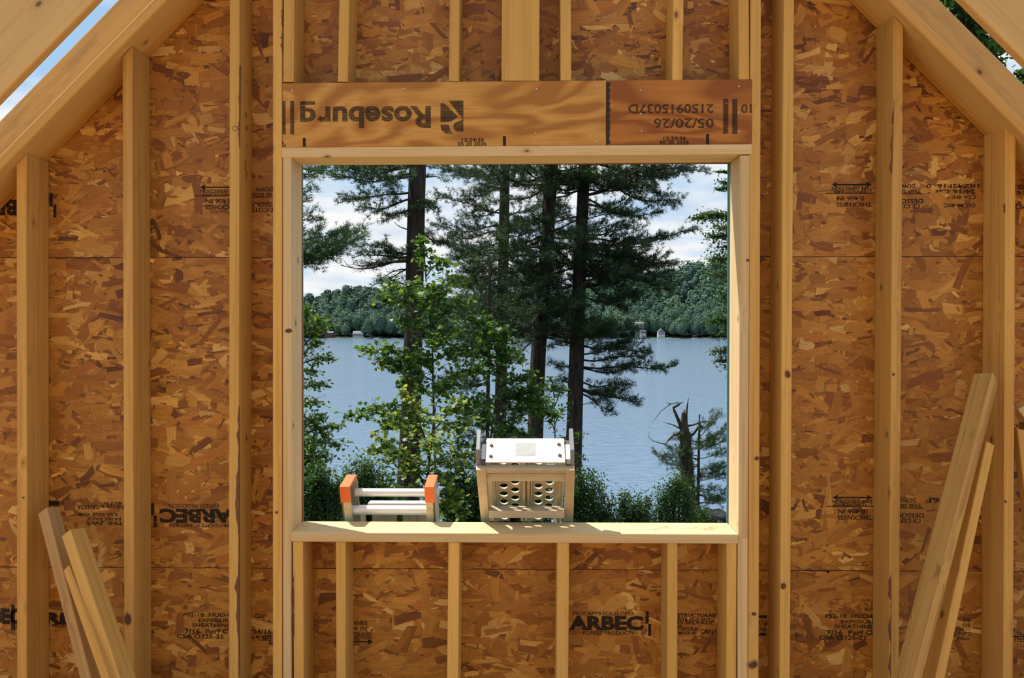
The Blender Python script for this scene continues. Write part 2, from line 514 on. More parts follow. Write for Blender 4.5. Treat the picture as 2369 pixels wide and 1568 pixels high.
def mk(key, pa, pb, z0, z1):
    x0, x1 = (xs(pa) if pa is not None else -4.0), (xs(pb) if pb is not None else 4.0)
    vis = max(0, min(x1, 2.15) - max(x0, -2.15))*max(0, min(z1, 3.15) - max(z0, 0.2))
    tot = (x1-x0)*(z1-z0)
    sheet(key, x0, x1, z0, z1, int(DENS*tot if vis > 0 else 400*tot))
mk('a1', None, -120, ZJ[0], ZJ[1]); mk('a2', -120, 1300, ZJ[0], ZJ[1]); mk('a3', 1300, None, ZJ[0], ZJ[1])
mk('b1', None, 637, ZJ[1], ZJ[2]); mk('b2', 637, 1747, ZJ[1], ZJ[2]); mk('b3', 1747, None, ZJ[1], ZJ[2])
mk('c1', None, 538, ZJ[2], ZJ[3]); mk('c2', 538, 1309, ZJ[2], ZJ[3]); mk('c3', 1309, 2055, ZJ[2], ZJ[3]); mk('c4', 2055, None, ZJ[2], ZJ[3])
mk('d1', -1300, 3700, ZJ[3], ZJ[4])

# house wrap round the opening on the outside
bm = bmesh.new()
wy0, wy1 = YR+0.0112, YR+0.0140
pl = 0.006
for (a_, b_, c_, d_) in ((-4.0, OPL+0.0015, 0.0, 4.2), (OPR-pl, 4.0, 0.0, 4.2), (OPL+0.0015, OPR-pl, OPT+0.001, 4.2), (OPL+0.0015, OPR-pl, 0.0, OPB-0.004)):
    k_ = CAM_Z + 1.80*math.sqrt(2)
    poly = clip_poly(clip_poly([(a_, c_), (b_, c_), (b_, d_), (a_, d_)], 1, 1, k_), -1, 1, k_)
    if len(poly) > 2: add_prism(bm, [(x, wy0, z) for x, z in poly], (0, wy1-wy0, 0))
bm_obj('house_wrap', bm, M_WRAP, wall)['label'] = 'teal house wrap film on the outer face'

# sloping top plates along the two rakes, and the rafters
PLF = YF - 0.044
SEAM = 2.946
roofs = empty('ceiling', (0, 0, 0), kind='structure', label='open rafter roof without sheathing')
def rake(name, side, p_lo, depth_p, y0, y1, mat, parent, z_end=0.02, label=None, xin=0.019):
    nrm, sl = (NL, SL) if side < 0 else (NR, SR)
    # lower face centre line at distance p_lo from the eye line; board thickness along nrm
    def pt(z):  # point of lower face at height z
        x = (CAM_Z + p_lo*math.sqrt(2) - z)
        return Vector((x*side, y0, z))
    top = pt(CAM_Z + p_lo*math.sqrt(2) - xin)
    bot = pt(z_end)
    c0, c1 = bot + nrm*depth_p/2, top + nrm*depth_p/2
    cut = 1.0 if side < 0 else -1.0
    return board(name, c0, c1, depth_p, y1-y0, mat, parent, bevel=0.007, cut0=-cut, cut1=-cut if False else cut*-1.0, label=label)
for side in (-1, 1):
    rake('rake_plate', side, P_UNDER, 0.038, PLF, SEAM, M_RAFT, wall)
    rake('rake_strip', side, P_UNDER+0.0015, 0.036, SEAM+0.0015, YR-0.0015, M_STUD2, wall)
    rake('rafter', side, P_TOP+0.001, 0.139, 2.890, 2.928, M_RAFTS, roofs, z_end=0.03)
    rake('rafter', side, P_TOP+0.001, 0.235, 2.600, 2.638, M_RAFT, roofs, z_end=0.03)
bm = bmesh.new(); zr = CAM_Z + P_TOP*math.sqrt(2); add_box(bm, (-0.019, 2.4, zr-0.10), (0.019, 3.3, zr+0.30))
bm_obj('ridge_board', bm, M_RAFT, roofs)

# upright studs; every entry: px at the upper reading (left, right, y), px at the lower reading, cut of the top
def stud(name, a, b, ztop=None, zbot=0.04, mat=M_STUD, y0=YF, d=T-0.0022, label=None, cut1=0.0):
    la, ra, ya = a; lb, rb, yb = b
    pa, pb = P((la+ra)/2, ya, y0), P((lb+rb)/2, yb, y0)
    w = ((ra-la)+(rb-lb))/2*y0/F_PX
    dv = (pa - pb)/(pa.z - pb.z)
    p_hi = pb + dv*((pa.z if ztop is None else ztop) - pb.z)
    p_lo = pb + dv*((pb.z if zbot is None else zbot) - pb.z)
    return board(name, p_lo, p_hi, w - 0.0006, d, mat, wall, label=label, cut1=cut1)
def roof_top(px):
    x = P(px, 300, YF).x
    return zroof(x, P_UNDER) - 0.002
cutL, cutR = 1.0, -1.0
stud('stud', (36.5, 62, 400), (39, 62, 1568), roof_top(49), cut1=cutL, mat=M_STUD2)
stud('stud', (282, 306.5, 120), (287, 310, 1568), roof_top(294), cut1=cutL, mat=M_STUD2)
stud('stud', (531, 554, 10), (528, 552, 1568), roof_top(541), cut1=cutL)
stud('king_stud', (631, 652.5, 10), (630, 653, 1568), roof_top(641), cut1=cutL)
stud('king_stud', (1735.5, 1761.5, 10), (1731, 1755, 1568), roof_top(1748), cut1=cutR)
stud('stud', (1813, 1838, 10), (1804, 1827.5, 1568), roof_top(1824), cut1=cutR)
stud('stud', (2066, 2090.5, 100), (2057, 2079.5, 1568), roof_top(2077), cut1=cutR, mat=M_STUD2)
stud('stud', (2326, 2350.5, 330), (2320, 2344, 1568), roof_top(2337), cut1=cutR, mat=M_STUD2)

HD_T, HD_B = P(1190, 187.5, YF).z, P(1190, 336.5, YF).z
SILL_T, SILL_B = OPB, P(1190, 1254.5, YF).z
# jack studs, in the paler wood that makes the sunlit jamb come out cream
stud('jack_stud', (653.5, 674, 370), (654, 674, 1230), ztop=HD_B-0.039, mat=M_SILL)
stud('jack_stud', (1713, 1735, 370), (1707.5, 1731, 1230), ztop=HD_B-0.039, mat=M_SILL, zbot=SILL_B+0.02)
stud('jack_stud', (1706.5, 1730.5, 1260), (1706.5, 1730.5, 1568), ztop=SILL_B+0.0195, mat=M_SILL)
# cripples over the header
zt = HD_T + 0.001
def crip(a, b, yb, **k):
    stud('cripple_stud', (a[0], a[1], 10), (b[0], b[1], yb), roof_top((a[0]+a[1])/2), zbot=zt, cut1=0.0 if 1150 < a[0] < 1300 else (cutL if a[0] < 1190 else cutR), **k)
crip((655.5, 681), (654.2, 679.5), 190)
crip((784, 809), (781, 804.5), 189)
crip((1040, 1063.5), (1037.5, 1062), 186)
crip((1296, 1322), (1297, 1321.5), 183)
crip((1557.5, 1581.5), (1555, 1579.5), 181)
crip((1708.5, 1733), (1709.5, 1734), 181)
stud('cripple_stud', (1161, 1248.5, 10), (1160, 1247.5, 184), ztop=CAM_Z+P_UNDER*math.sqrt(2)-0.1, zbot=zt, d=0.038, label='wide board set flat between the narrow studs')
# cripples under the sill
zt = SILL_B - 0.001
for a, b in (((677, 701), (679, 703.5)), ((776.5, 799.5), (777.5, 800.5)), ((1036.5, 1063.5), (1034, 1060)), ((1289, 1317), (1286.5, 1315)), ((1544, 1568), (1543.5, 1567.5)), ((1681, 1704.5), (1680, 1704))):
    stud('cripple_stud', (a[0], a[1], 1262), (b[0], b[1], 1568), ztop=zt)
# bottom plate
bm = bmesh.new(); add_box(bm, (-4.0, YF, 0.0005), (4.0, YR-0.002, 0.0385)); bevel_all(bm, 0.003)
bm_obj('bottom_plate', bm, M_STUD, wall)

# wane: dark bark left along some stud edges
def wane(px0, px1, y0, y1, wpx, yplane=YF, seed=0):
    n = 40; r = np.random.default_rng(seed)
    ks = np.linspace(0, 1, n)
    w = wpx*np.clip(0.55 + 0.45*np.sin(ks*17+seed) + r.normal(0, 0.2, n), 0.05, 1.3)*np.minimum(1, np.minimum(ks, 1-ks)*14)
    A = [P(px0+(px1-px0)*k, y0+(y1-y0)*k, yplane-0.0015) for k in ks]
    B = [P(px0+(px1-px0)*k - ww, y0+(y1-y0)*k, yplane-0.0015) for k, ww in zip(ks, w)]
    v = np.array([tuple(p) for p in A+B]); v2 = v + np.array([0, 0.006, 0])
    q = [(i, i+1, n+i+1, n+i) for i in range(n-1)]
    f = np.array(q)
    f2 = f[:, ::-1] + 2*n
    side = np.array([(i, n*2+i, n*2+i+1, i+1) for i in range(n-1)] + [(n+i+1, n*3+i+1, n*3+i, n+i) for i in range(n-1)])
    return np_obj('bark_strip', np.concatenate([v, v2]), [f, f2, side], M_BARKEDGE, wall)
wane(556.5, 554, 150, 340, 3.5, seed=1); wane(553, 554.5, 940, 1568, 9, seed=2); wane(654, 654, 20, 60, 3, seed=6); wane(654.5, 654, 75, 120, 5, seed=3)
wane(2070, 2062, 230, 400, 3.2, seed=4); wane(2062, 2061, 1320, 1568, 5, seed=5); wane(680, 681, 1330, 1480, 3.5, seed=8)
wane(2325, 2325, 470, 492, 2, seed=9)

# header: two veneer beams side by side, head plate, sill
hx0, hx1, hs = P(653.5, 260, YF).x, P(1740, 260, YF).x, P(1402.5, 260, YF).x
def beam(x0, x1, mat, label, dz=0.0, dzr=0.0):
    bm = bmesh.new()
    bm_pts = [(x0, YF-0.001, HD_B + dz), (x1, YF-0.001, HD_B + dzr), (x1, YF-0.001, HD_T + dzr), (x0, YF-0.001, HD_T + dz)]
    add_prism(bm, bm_pts, (0, T-0.003, 0)); bevel_all(bm, 0.0012, 1)
    o = bm_obj('header_beam', bm, mat, wall); o['label'] = label
    return o
beam1 = beam(hx0, hs-0.0008, M_LVL, 'tan veneer header beam with printed lettering', -0.004, 0.0005)
beam2 = beam(hs+0.0008, hx1, M_LVL2, 'short reddish veneer header beam with stamped numbers', 0.0005, 0.003)
# ragged black edge mark at the joint
def ragged():
    n = 46; r = np.random.default_rng(5)
    zs_ = np.linspace(HD_B+0.002, HD_T-0.006, n)
    w = 0.006 + 0.006*np.abs(np.sin(np.linspace(0, 31, n))) + r.uniform(0, 0.004, n)
    A = np.stack([np.full(n, hs+0.0012), np.full(n, YF-0.0016), zs_], 1); B = A.copy(); B[:, 0] += w
    f = np.array([(i, n+i, n+i+1, i+1) for i in range(n-1)])
    np_obj('edge_paint', np.concatenate([A, B]), [f], plain('black_edge_paint', (0.018, 0.012, 0.009), 0.7), beam2)
ragged()
def nails(beam, pts):
    for (px, py) in pts:
        p = P(px, py, YF)
        bm = bmesh.new()
        bmesh.ops.create_cone(bm, cap_ends=True, segments=10, radius1=0.0036, radius2=0.003, depth=0.0016, matrix=Matrix.Translation((p.x, YF-0.0017, p.z)) @ Matrix.Rotation(PI/2, 4, 'X'))
        bm_obj('nail', bm, M_NAIL, beam)
nails(beam1, [(676, 210), (934, 205), (939, 310), (1241, 206), (1239, 258), (1239, 308), (1382, 200), (1380, 328)])
nails(beam2, [(1482, 208), (1482, 263), (1484, 303), (1709, 200), (1708, 260), (1709, 305)])

bx0, bx1 = P(652.5, 350, YF).x, P(1738.5, 350, YF).x
bm = bmesh.new()
z_l, z_r = OPT - 0.004, OPT + 0.003
add_prism(bm, [(bx0, YF-0.002, z_l), (bx1, YF-0.002, z_r), (bx1, YF-0.002, HD_B+0.002), (bx0, YF-0.002, HD_B-0.0045)], (0, T-0.001, 0)); bevel_all(bm, 0.003, 2, 0)
def along_x(o):   # give the lumber texture its length along x: rotate the mesh data about Y
    o.data.transform(Matrix.Rotation(-PI/2, 4, 'Y')); o.rotation_euler = (0, PI/2, 0)
    return o
hp = along_x(bm_obj('head_plate', bm, M_SILL, wall))
sx0, sx1 = P(674.5, 1240, YF).x, P(1706.5, 1240, YF).x
bm = bmesh.new()
add_prism(bm, [(sx0, YF-0.004, SILL_B), (sx1, YF-0.004, SILL_B-0.001), (sx1, YF-0.004, SILL_T-0.001), (sx0, YF-0.004, SILL_T)], (0, T+0.014, 0))
for v in bm.verts:
    if v.co.y > YF+0.05 and v.co.z > SILL_B+0.01: v.co.z += 0.004
bevel_all(bm, 0.003, 2, 0)
sp = along_x(bm_obj('window_sill', bm, M_SILL, wall)); sp['label'] = 'sunlit rough sill board of the opening'
# dark knots on the sill and head edges
M_KNOT = plain('knot_brown', (0.085, 0.034, 0.010), 0.7, 0, 0.5, 200)
M_KNOTL = plain('knot_rim', (0.36, 0.17, 0.06), 0.7, 0, 0.3, 200)
def knot(px, py, rx, ry, parent, y=YF-0.0048, rot=0.0, mat=None):
    p = P(px, py, y); k = y/F_PX
    n = 14; a = np.linspace(0, 2*PI, n, endpoint=False)
    r = 1 + R.uniform(-0.15, 0.15, n)
    for s, m, dy in ((1.25, M_KNOTL, 0.0), (1.0, mat or M_KNOT, -0.0004)):
        ex, ez = rx*k*s*np.cos(a)*r, ry*k*s*np.sin(a)*r
        X = p.x + ex*math.cos(rot) - ez*math.sin(rot); Z = p.z + ex*math.sin(rot) + ez*math.cos(rot)
        v = np.stack([X, np.full(n, y+dy), Z], 1); v = np.concatenate([v, [[p.x, y+dy-0.0006, p.z]]])
        f = np.array([(i, (i+1) % n, n) for i in range(n)])
        np_obj('knot', v, [f], m, parent)
knot(973, 1242, 7, 10.5, sp, rot=0.5); knot(1129, 1239, 9, 7, sp); knot(1340, 1238.5, 6.5, 7.5, sp); knot(1637, 1236, 5, 4.5, sp)
knot(945, 351.5, 3, 2.6, hp, y=YF-0.0028); knot(1340, 357, 3.4, 3.2, hp, y=YF-0.0028); knot(1705, 342, 11, 9.5, hp, y=YF-0.0028, rot=0.3)
for (px, py, rx, ry) in ((296, 1432, 8, 14), (1822, 866, 6, 8), (1812, 1356, 6, 7), (2067, 866, 3, 3), (1751, 1060, 5, 4), (1744, 1420, 5, 4), (668, 765, 7, 5), (2326, 1160, 3, 3), (54, 1151, 3, 2), (640, 1185, 3, 3), (1730, 602, 3, 3)):
    knot(px, py, rx, ry, wall, y=YF-0.0008)

# ------------------------------------------------------------------ lettering
def text_mesh(s, h, width=None, bold=0.0, shear=0.0):
    cu = bpy.data.curves.new('t', 'FONT'); cu.body = s; cu.size = 1.0; cu.offset = bold; cu.shear = shear
    cu.resolution_u = 3; cu.space_character = 1.0
    o = bpy.data.objects.new('t', cu); COL.objects.link(o)
    me = bpy.data.meshes.new_from_object(o)
    v = np.empty(len(me.vertices)*3); me.vertices.foreach_get('co', v); v = v.reshape(-1, 3)[:, :2]
    f = [tuple(p.vertices) for p in me.polygons]
    bpy.data.objects.remove(o); bpy.data.curves.remove(cu); bpy.data.meshes.remove(me)
    lo, hi = v.min(0), v.max(0)
    v = v - lo
    sc = h/0.73
    if h < 0: sc = -h/(hi[1]-lo[1])
    sx = sc if width is None else width/(hi[0]-lo[0])
    return v*np.array([sx, sc]), f

def printed(name, items, mat, parent, Y, flip):
    """items: (text, px centre x, px centre y, height px, width px, bold); flip = upside down"""
    verts, faces, n = [], [], 0
    k = Y/F_PX
    for it in items:
        s, px, py, h, w = it[:5]
        bold = it[5] if len(it) > 5 else 0.022
        c = P(px, py, Y)
        if isinstance(s, str):
            v, f = text_mesh(s, h*k, w*k, bold)
            v = v - (v.max(0)+v.min(0))/2
            if flip: v = -v
        else:                      # polygons given in pixels about the centre, drawn as seen
            v, f, m = [], [], 0
            for poly in s:
                f.append(tuple(range(m, m+len(poly)))); m += len(poly)
                v += [(x*k, -y*k) for x, y in poly]
            v = np.array(v)
        verts.append(np.stack([v[:, 0]+c.x, np.full(len(v), Y), v[:, 1]+c.z], 1))
        faces += [tuple(i+n for i in ff) for ff in f]; n += len(v)
    base = Vector(parent.location)
    V = np.concatenate(verts) - np.array(base)
    me = bpy.data.meshes.new(name); me.from_pydata(V.tolist(), [], faces); me.materials.append(mat)
    o = bpy.data.objects.new(name, me); link(o, parent)
    return o

def bars(w, h, n=1, gap=0):
    return [[(-w/2, -h/2), (w/2, -h/2), (w/2, h/2), (-w/2, h/2)]]
# wordmark, logo and bars, upside down on the long beam
YH = YF - 0.0019
logo = [[(-27, -25), (26, -25), (26, 20), (20, 12), (-8, -25)],
        [(-27, -19), (-19, -19), (14, 11), (-4, 24), (-27, 24)],
        [(26, 18), (26, 46), (10, 46), (2, 36), (4, 27)],
        [(-27, 30), (-8, 30), (-4, 44), (2, 52), (-16, 50), (-25, 42)]]
wm = printed('lettering', [('Rosebur', 865, 270.5, -51, 264, 0.035), ('q', 712.5, 258.5, -47, 37, 0.035), ([[(-15, -4), (15, -4), (17, 0), (15, 4), (-15, 4)]], 712.5, 238.5, 0, 0), (logo, 1046, 258, 0, 0),
                 (bars(7, 77), 657, 272, 0, 0), (bars(9, 77), 676, 272, 0, 0)], M_INKL, beam1, YH, True)
wm['label'] = 'upside-down black wordmark and emblem'
printed('date_code', [('12:24:36', 1094, 323, 8.5, 52), ('05 20 2026', 1092, 332.5, 8.5, 66), (bars(7, 22), 1167, 326, 0, 0), (bars(7, 20), 704, 329, 0, 0), ('6', 655, 329, 6, 5), ('26', 657, 336, 6, 9)], M_INK, beam1, YH, False)
printed('stamped_numbers', [('2150915037D', 1552, 251, 21, 196, 0.02), ('05/20/26', 1582, 285, 22, 138, 0.02), (bars(12, 80), 1679, 269, 0, 0), (bars(12, 80), 1700, 269, 0, 0), ('10', 1727, 251, 21, 24, 0.02)],
        M_INKL, beam2, YH, True)
printed('date_code', [('12:24:36', 1561, 320, 8.5, 52), ('05 20 2026', 1560, 329.5, 8.5, 67), (bars(7, 24), 1637, 322, 0, 0)], M_INK, beam2, YH, False)

YP = YR - 0.0021
ARROW = lambda w: [[(-w/2, 0), (-w/2+12, -7), (-w/2+12, -1.6), (w/2-12, -1.6), (w/2-12, -7), (w/2, 0), (w/2-12, 7), (w/2-12, 1.6), (-w/2+12, 1.6), (-w/2+12, 7)]]
LINE = lambda w: [[(-w/2, -0.9), (w/2, -0.9), (w/2, 0.9), (-w/2, 0.9)]]
def dirmark(cx, cy, sheetkey):
    printed('printed_mark', [(ARROW(92), cx, cy, 0, 0), ('THIS DIRECTION', cx+1, cy+9, 8, 92), ('STRENGTH AXIS', cx+3, cy+17, 6.5, 88), (LINE(112), cx-4, cy+20, 0, 0),
        ('0.406 IN', cx-2, cy+32, 10, 62), ('THICKNESS', cx+6, cy+46, 10, 80)], M_INK, sheets[sheetkey], YP, True)
dirmark(1970, 427, 'c3'); dirmark(1972, 1151, 'b3'); dirmark(508, 433, 'c1')
def sidemark(cx, cy, sheetkey):
    printed('printed_mark', [('DOWN', cx, cy, 10, 40), ('THIS SIDE', cx+2, cy+12, 8, 62), (LINE(74), cx, cy+18, 0, 0), ('DESSOUS', cx+2, cy+35, 10, 72), ('CE COTE', cx, cy+47, 10, 62)], M_INK, sheets[sheetkey], YP, True)
sidemark(2097, 430, 'c4'); sidemark(2099, 1157, 'b3'); sidemark(612, 438, 'c2')
def specmark(cx, cy, sheetkey):
    printed('printed_mark', [('1RZ42F16  0', cx, cy, 9, 120), ('24/16 Cat', cx+6, cy+13, 9, 92), ('CSA 4NSP', cx+20, cy+26, 8, 66), ('O-UM-40C', cx+16, cy+45, 9, 72)], M_INK, sheets[sheetkey], YP, True)
specmark(2204, 430, 'c4')
printed('printed_mark', [('0325', 2360, 433, 11, 28), ('16', 2362, 446, 9, 16), ('PS2', 2362, 478, 10, 28)], M_INK, sheets['c4'], YP, True)
printed('printed_mark', [('16F', 2163, 1157, 12, 42)], M_INK, sheets['b3'], YP, True)
# maker's mark, upside down on the left, upright below the opening
def maker(cx, cy, key, flip, bark=1):
    s = -1 if flip else 1
    printed('printed_mark', [('PRODUITS FORESTIERS', cx-12*s, cy-22*s, 9, 140, 0.01), ('ARBEC', cx-6*s, cy, 31, 172, 0.05), ('FOREST PRODUCTS', cx, cy+23*s, 9, 118, 0.01),
        (bars(7, 28), cx+89*s, cy-13*s, 0, 0), (bars(7, 28), cx+95*s, cy+16*s, 0, 0)], M_INK, sheets[key], YP, flip)
maker(1408, 1441, 'a3', False); maker(448, 1193, 'b1', True)
printed('printed_mark', [('Fabrique au CANADA', 232, 1171, 11, 108), ('MADE IN', 262, 1164, 7, 40), ('CSA 0325  OSB', 226, 1190, 8, 92), ('FAIRE FACE', 240, 1200, 7, 80), ('TNI .JWS', 242, 1209, 8, 88), (bars(26, 12), 125, 1164, 0, 0)], M_INK, sheets['b1'], YP, True)
printed('printed_mark', [('STRUCTURAL', 1611, 1423, 9, 88), ('7/16 O-2 SHTG', 1611, 1433, 8, 88), ('O SELVAGE', 1609, 1440, 8, 84), ('FABRIQUE AU', 1592, 1455, 8, 48), ('CANADA', 1650, 1460, 11, 60), ('MADE IN', 1590, 1464, 7, 40)], M_INK, sheets['a3'], YP, False)
def ps2(cx, cy, key):
    printed('printed_mark', [('PS2-18  HUD-UM', cx, cy, 9, 130), ('EXPOSURE 1', cx+15, cy+13, 8, 88), ('SHEATHING', cx+2, cy+24, 9, 92), ('7/16  Perf Cat', cx-2, cy+38, 11, 120), ('CSA O325-21  1F', cx-10, cy+50, 10, 140)], M_INK, sheets[key], YP, False)
ps2(488, 1422, 'a2'); ps2(1975, 1425, 'a3')
printed('printed_mark', [('24/16', 606, 1461, 12, 44), ('24/42F', 606, 1473, 9, 50), ('OC', 600, 1425, 9, 22)], M_INK, sheets['a2'], YP, False)
printed('printed_mark', [('THICKNESS', 822, 1441, 9, 56), ('0.406 IN', 820, 1453, 9, 56), ('STRENGTH AXIS', 818, 1466, 7, 84), ('THIS DIRECTION', 818, 1474, 8, 86), (ARROW(92), 818, 1484, 0, 0)], M_INK, sheets['a2'], YP, False)
printed('printed_mark', [('ARBEC', 150, 1430, 26, 190, 0.05), ('FOREST PRODUCTS', 130, 1447, 8, 118), ('ARBEC', -10, 1425, 34, 120, 0.05), (bars(9, 60), 30, 1428, 0, 0), ('OSB', 345, 1462, 9, 26)], M_INK, sheets['a2'], YP, False)
printed('printed_mark', [(bars(8, 32), 118, 462, 0, 0), (bars(7, 30), 127, 488, 0, 0), ('ARBEC', 30, 480, 34, 150, 0.05)], M_INK, sheets['c1'], YP, True)
printed('printed_mark', [(bars(20, 6), 1764, 1426, 0, 0), ('7/16', 1764, 1442, 11, 22), ('OSB', 1762, 1455, 9, 24), ('1F41', 1838, 1470, 7, 16), (bars(18, 6), 1764, 1467, 0, 0)], M_INK, sheets['a3'], YP, False)
printed('printed_mark', [('FS', 2237, 1434, 7, 16), ('OS', 2236, 1446, 8, 18), ('SHTG', 2232, 1466, 8, 30), ('JNL', 2222, 1477, 9, 22), ('TFEF', 2358, 1478, 14, 26)], M_INK, sheets['a3'], YP, False)
# a pencilled ring and faint stamps on the stud left of the window
def ring(px, py, rx, ry):
    c = P(px, py, YF); k = YF/F_PX; n = 24; a = np.linspace(0, 2*PI, n, endpoint=False)
    o_ = np.stack([c.x+rx*k*np.cos(a), np.full(n, YF-0.0006), c.z+ry*k*np.sin(a)], 1)
    i_ = np.stack([c.x+(rx-1.1)*k*np.cos(a), np.full(n, YF-0.0006), c.z+(ry-1.1)*k*np.sin(a)], 1)
    j = np.arange(n); j2 = (j+1) % n
    np_obj('pencil_ring', np.concatenate([o_, i_]), [np.stack([j, j2, n+j2, n+j], 1)], M_INK, wall)
ring(544, 297, 6.5, 5.5)
xs_ = P(554, 300, YF).x + 0.0012
vs, fs, n_ = [], [], 0
for (txt, py, yoff, w_, h_) in (('L 7', 190, 0.06, 0.030, 0.016), ('SS', 268, 0.055, 0.020, 0.016), ('SS', 298, 0.062, 0.020, 0.016), ('II', 338, 0.07, 0.010, 0.012), ('JJ', 390, 0.05, 0.018, 0.030), ('JJ', 412, 0.06, 0.018, 0.026)):
    v, f = text_mesh(txt, h_, w_, 0.01, 0.3)
    zc_ = CAM_Z - (py-766)/F_PX*(YF+yoff)
    vs.append(np.stack([np.full(len(v), xs_), YF+yoff+v[:, 0], zc_+v[:, 1]], 1)); fs += [tuple(q+n_ for q in ff) for ff in f]; n_ += len(v)
me_ = bpy.data.meshes.new('stamp'); me_.from_pydata(np.concatenate(vs).tolist(), [], fs); me_.materials.append(M_INK)
link(bpy.data.objects.new('printed_mark', me_), wall)
# pencil scribbles on the sill
def strokes(lines, parent, wpx=1.0):
    sp_ = Soup()
    for ln in lines:
        for (a, b) in zip(ln[:-1], ln[1:]):
            pa, pb = [np.array([P(q[0], 1218, YF+0.07).x, YF + (1231-q[1])/28.0*0.14, SILL_T+0.0042]) for q in (a, b)]
            d_ = pb-pa; s_ = np.array([-d_[1], d_[0], 0]); s_ /= np.linalg.norm(s_)+1e-9
            w_ = 0.0016*wpx
            sp_.add([pa-s_*w_, pb-s_*w_*0.4, pb+s_*w_*0.4, pa+s_*w_], [[0, 1, 2, 3]])
    base_ = Vector(parent.location)
    o = sp_.obj('pencil_mark', M_INK, None); kid(o, wall)
strokes([[(1506, 1224), (1528, 1217), (1552, 1213)], [(1538, 1212), (1556, 1217)], [(1590, 1217), (1622, 1222), (1652, 1224)], [(1608, 1213), (1640, 1217), (1662, 1208)], [(1640, 1222), (1668, 1211)], [(700, 1216), (716, 1216)], [(742, 1217), (756, 1217)]], wall)
# ------------------------------------------------------------------ loose boards leaning in the stud bays
def lean(name, label, tl, mid, tr, bl, mid_b, yt, yb, mat, d=0.089, bm_extra=0.0, group=None):
    """narrow face between tl-mid at the top and bl-mid_b at y 1568; the wide face turns away to tr"""
    a0 = (Vector(P(*tl, yt)) + Vector(P(*mid, yt)))/2
    b0 = (Vector(P(*bl, yb)) + Vector(P(*mid_b, yb)))/2
    dv = (a0-b0)/(a0.z-b0.z)
    p0 = b0 + dv*(0.012 - b0.z)
    w = ((Vector(P(*mid, yt))-Vector(P(*tl, yt))).length + (Vector(P(*mid_b, yb))-Vector(P(*bl, yb))).length*0.96)/2
    yd = Vector((tr[0], 1.0, tr[1]))
    o = board(name, p0, a0, min(w, 0.06), d, mat, None, ydir=yd, bevel=0.004, cut1=bm_extra)
    return tag(o, label, 'board', group)
lean('lumber_offcut', 'rough tan board leaning on the leftmost stud, tallest of three', (83, 1186), (112, 1178), (0.06, 0.05), (186, 1568), (209, 1568), 2.84, 2.70, M_GREYW, 0.066, 0.25)
lean('lumber_offcut', 'thin brown batten squeezed between two leaning boards at left', (143, 1318), (162, 1310), (0.1, 0.05), (232, 1568), (252, 1568), 2.70, 2.58, M_STUD2, 0.035, 0.3)
lean('lumber_offcut', 'pale yellow board leaning on the second stud from left', (141, 1237), (163, 1229), (0.08, 0.05), (247, 1568), (280, 1568), 2.72, 2.60, M_STUD, 0.075, 0.2)
def leanR(name, label, tl, tr, bl, br, yt, yb, d, mat, chamfer=0.0, ydir=(0, 1, 0)):
    a0 = (Vector(P(*tl, yt)) + Vector(P(*tr, yt)))/2
    b0 = (Vector(P(*bl, yb)) + Vector(P(*br, yb)))/2
    dv = (a0-b0)/(a0.z-b0.z)
    p0 = b0 + dv*(0.03 - b0.z)
    w = (Vector(P(*tr, yt))-Vector(P(*tl, yt))).length
    L = (a0-p0).length
    m = frame_matrix(p0, a0-p0, ydir)
    bm = bmesh.new(); h = w/2
    if chamfer:
        pts = [(-h, 0, 0), (h, 0, 0), (h, 0, L-chamfer), (h-chamfer*0.55, 0, L), (-h, 0, L)]
    else:
        pts = [(-h, 0, 0), (h, 0, 0), (h, 0, L-w*0.1), (-h, 0, L)]
    add_prism(bm, pts, (0, d, 0)); bevel_all(bm, 0.0035, 2, 2)
    o = bm_obj(name, bm, mat, None, matrix=m)
    return tag(o, label, 'board')
lean('lumber_offcut', 'tall grained board with a clipped corner leaning on the rightmost stud', (2294, 870), (2313, 880), (-0.15, 0.05), (2112, 1568), (2136, 1568), 2.755, 2.60, M_GREYW2, 0.089, -0.9)
lean('lumber_offcut', 'narrow pale batten leaning right of the clipped-corner board', (2281, 1024), (2303, 1028), (-0.12, 0.05), (2163, 1568), (2188, 1568), 2.795, 2.66, M_STUD, 0.060, -0.15)
leanR('lumber_offcut', 'pale board slanting in the bay behind the rightmost stud', (2355, 947), (2371, 935), (2528, 1176), (2544, 1164), 2.945, 2.90, 0.030, M_SILL)
leanR('lumber_offcut', 'thick board end at the frame edge right of the rightmost stud', (2354, 992), (2397, 992), (2420, 1568), (2465, 1568), 2.90, 2.78, 0.035, M_STUD2)

# ------------------------------------------------------------------ ladders outside the opening
M_ALU = plain('warm_tinted_aluminium', (0.50, 0.41, 0.27), 0.45, 0.22, 0.18, 40)  # tan tint stands in for warm light bounced off the wood
M_TAN = plain('weathered_tan', (0.34, 0.25, 0.15), 0.6, 0, 0.2, 40)
M_ALUW = plain('bright_aluminium', (0.72, 0.71, 0.68), 0.35, 0.25, 0.06, 30)
M_ORANGE = plain('orange_plastic', (0.72, 0.13, 0.025), 0.45, 0.0, 0.12, 60)
M_RUBBER = plain('dark_brown_rubber', (0.075, 0.055, 0.045), 0.6)
M_GREYP = plain('grey_side_plate', (0.20, 0.20, 0.21), 0.5, 0.4)
M_RUST = plain('rusty_bolt', (0.16, 0.075, 0.05), 0.55, 0.5)
M_STICK = plain('worn_grey_sticker', (0.36, 0.36, 0.34), 0.6, 0.0, 0.2, 45)

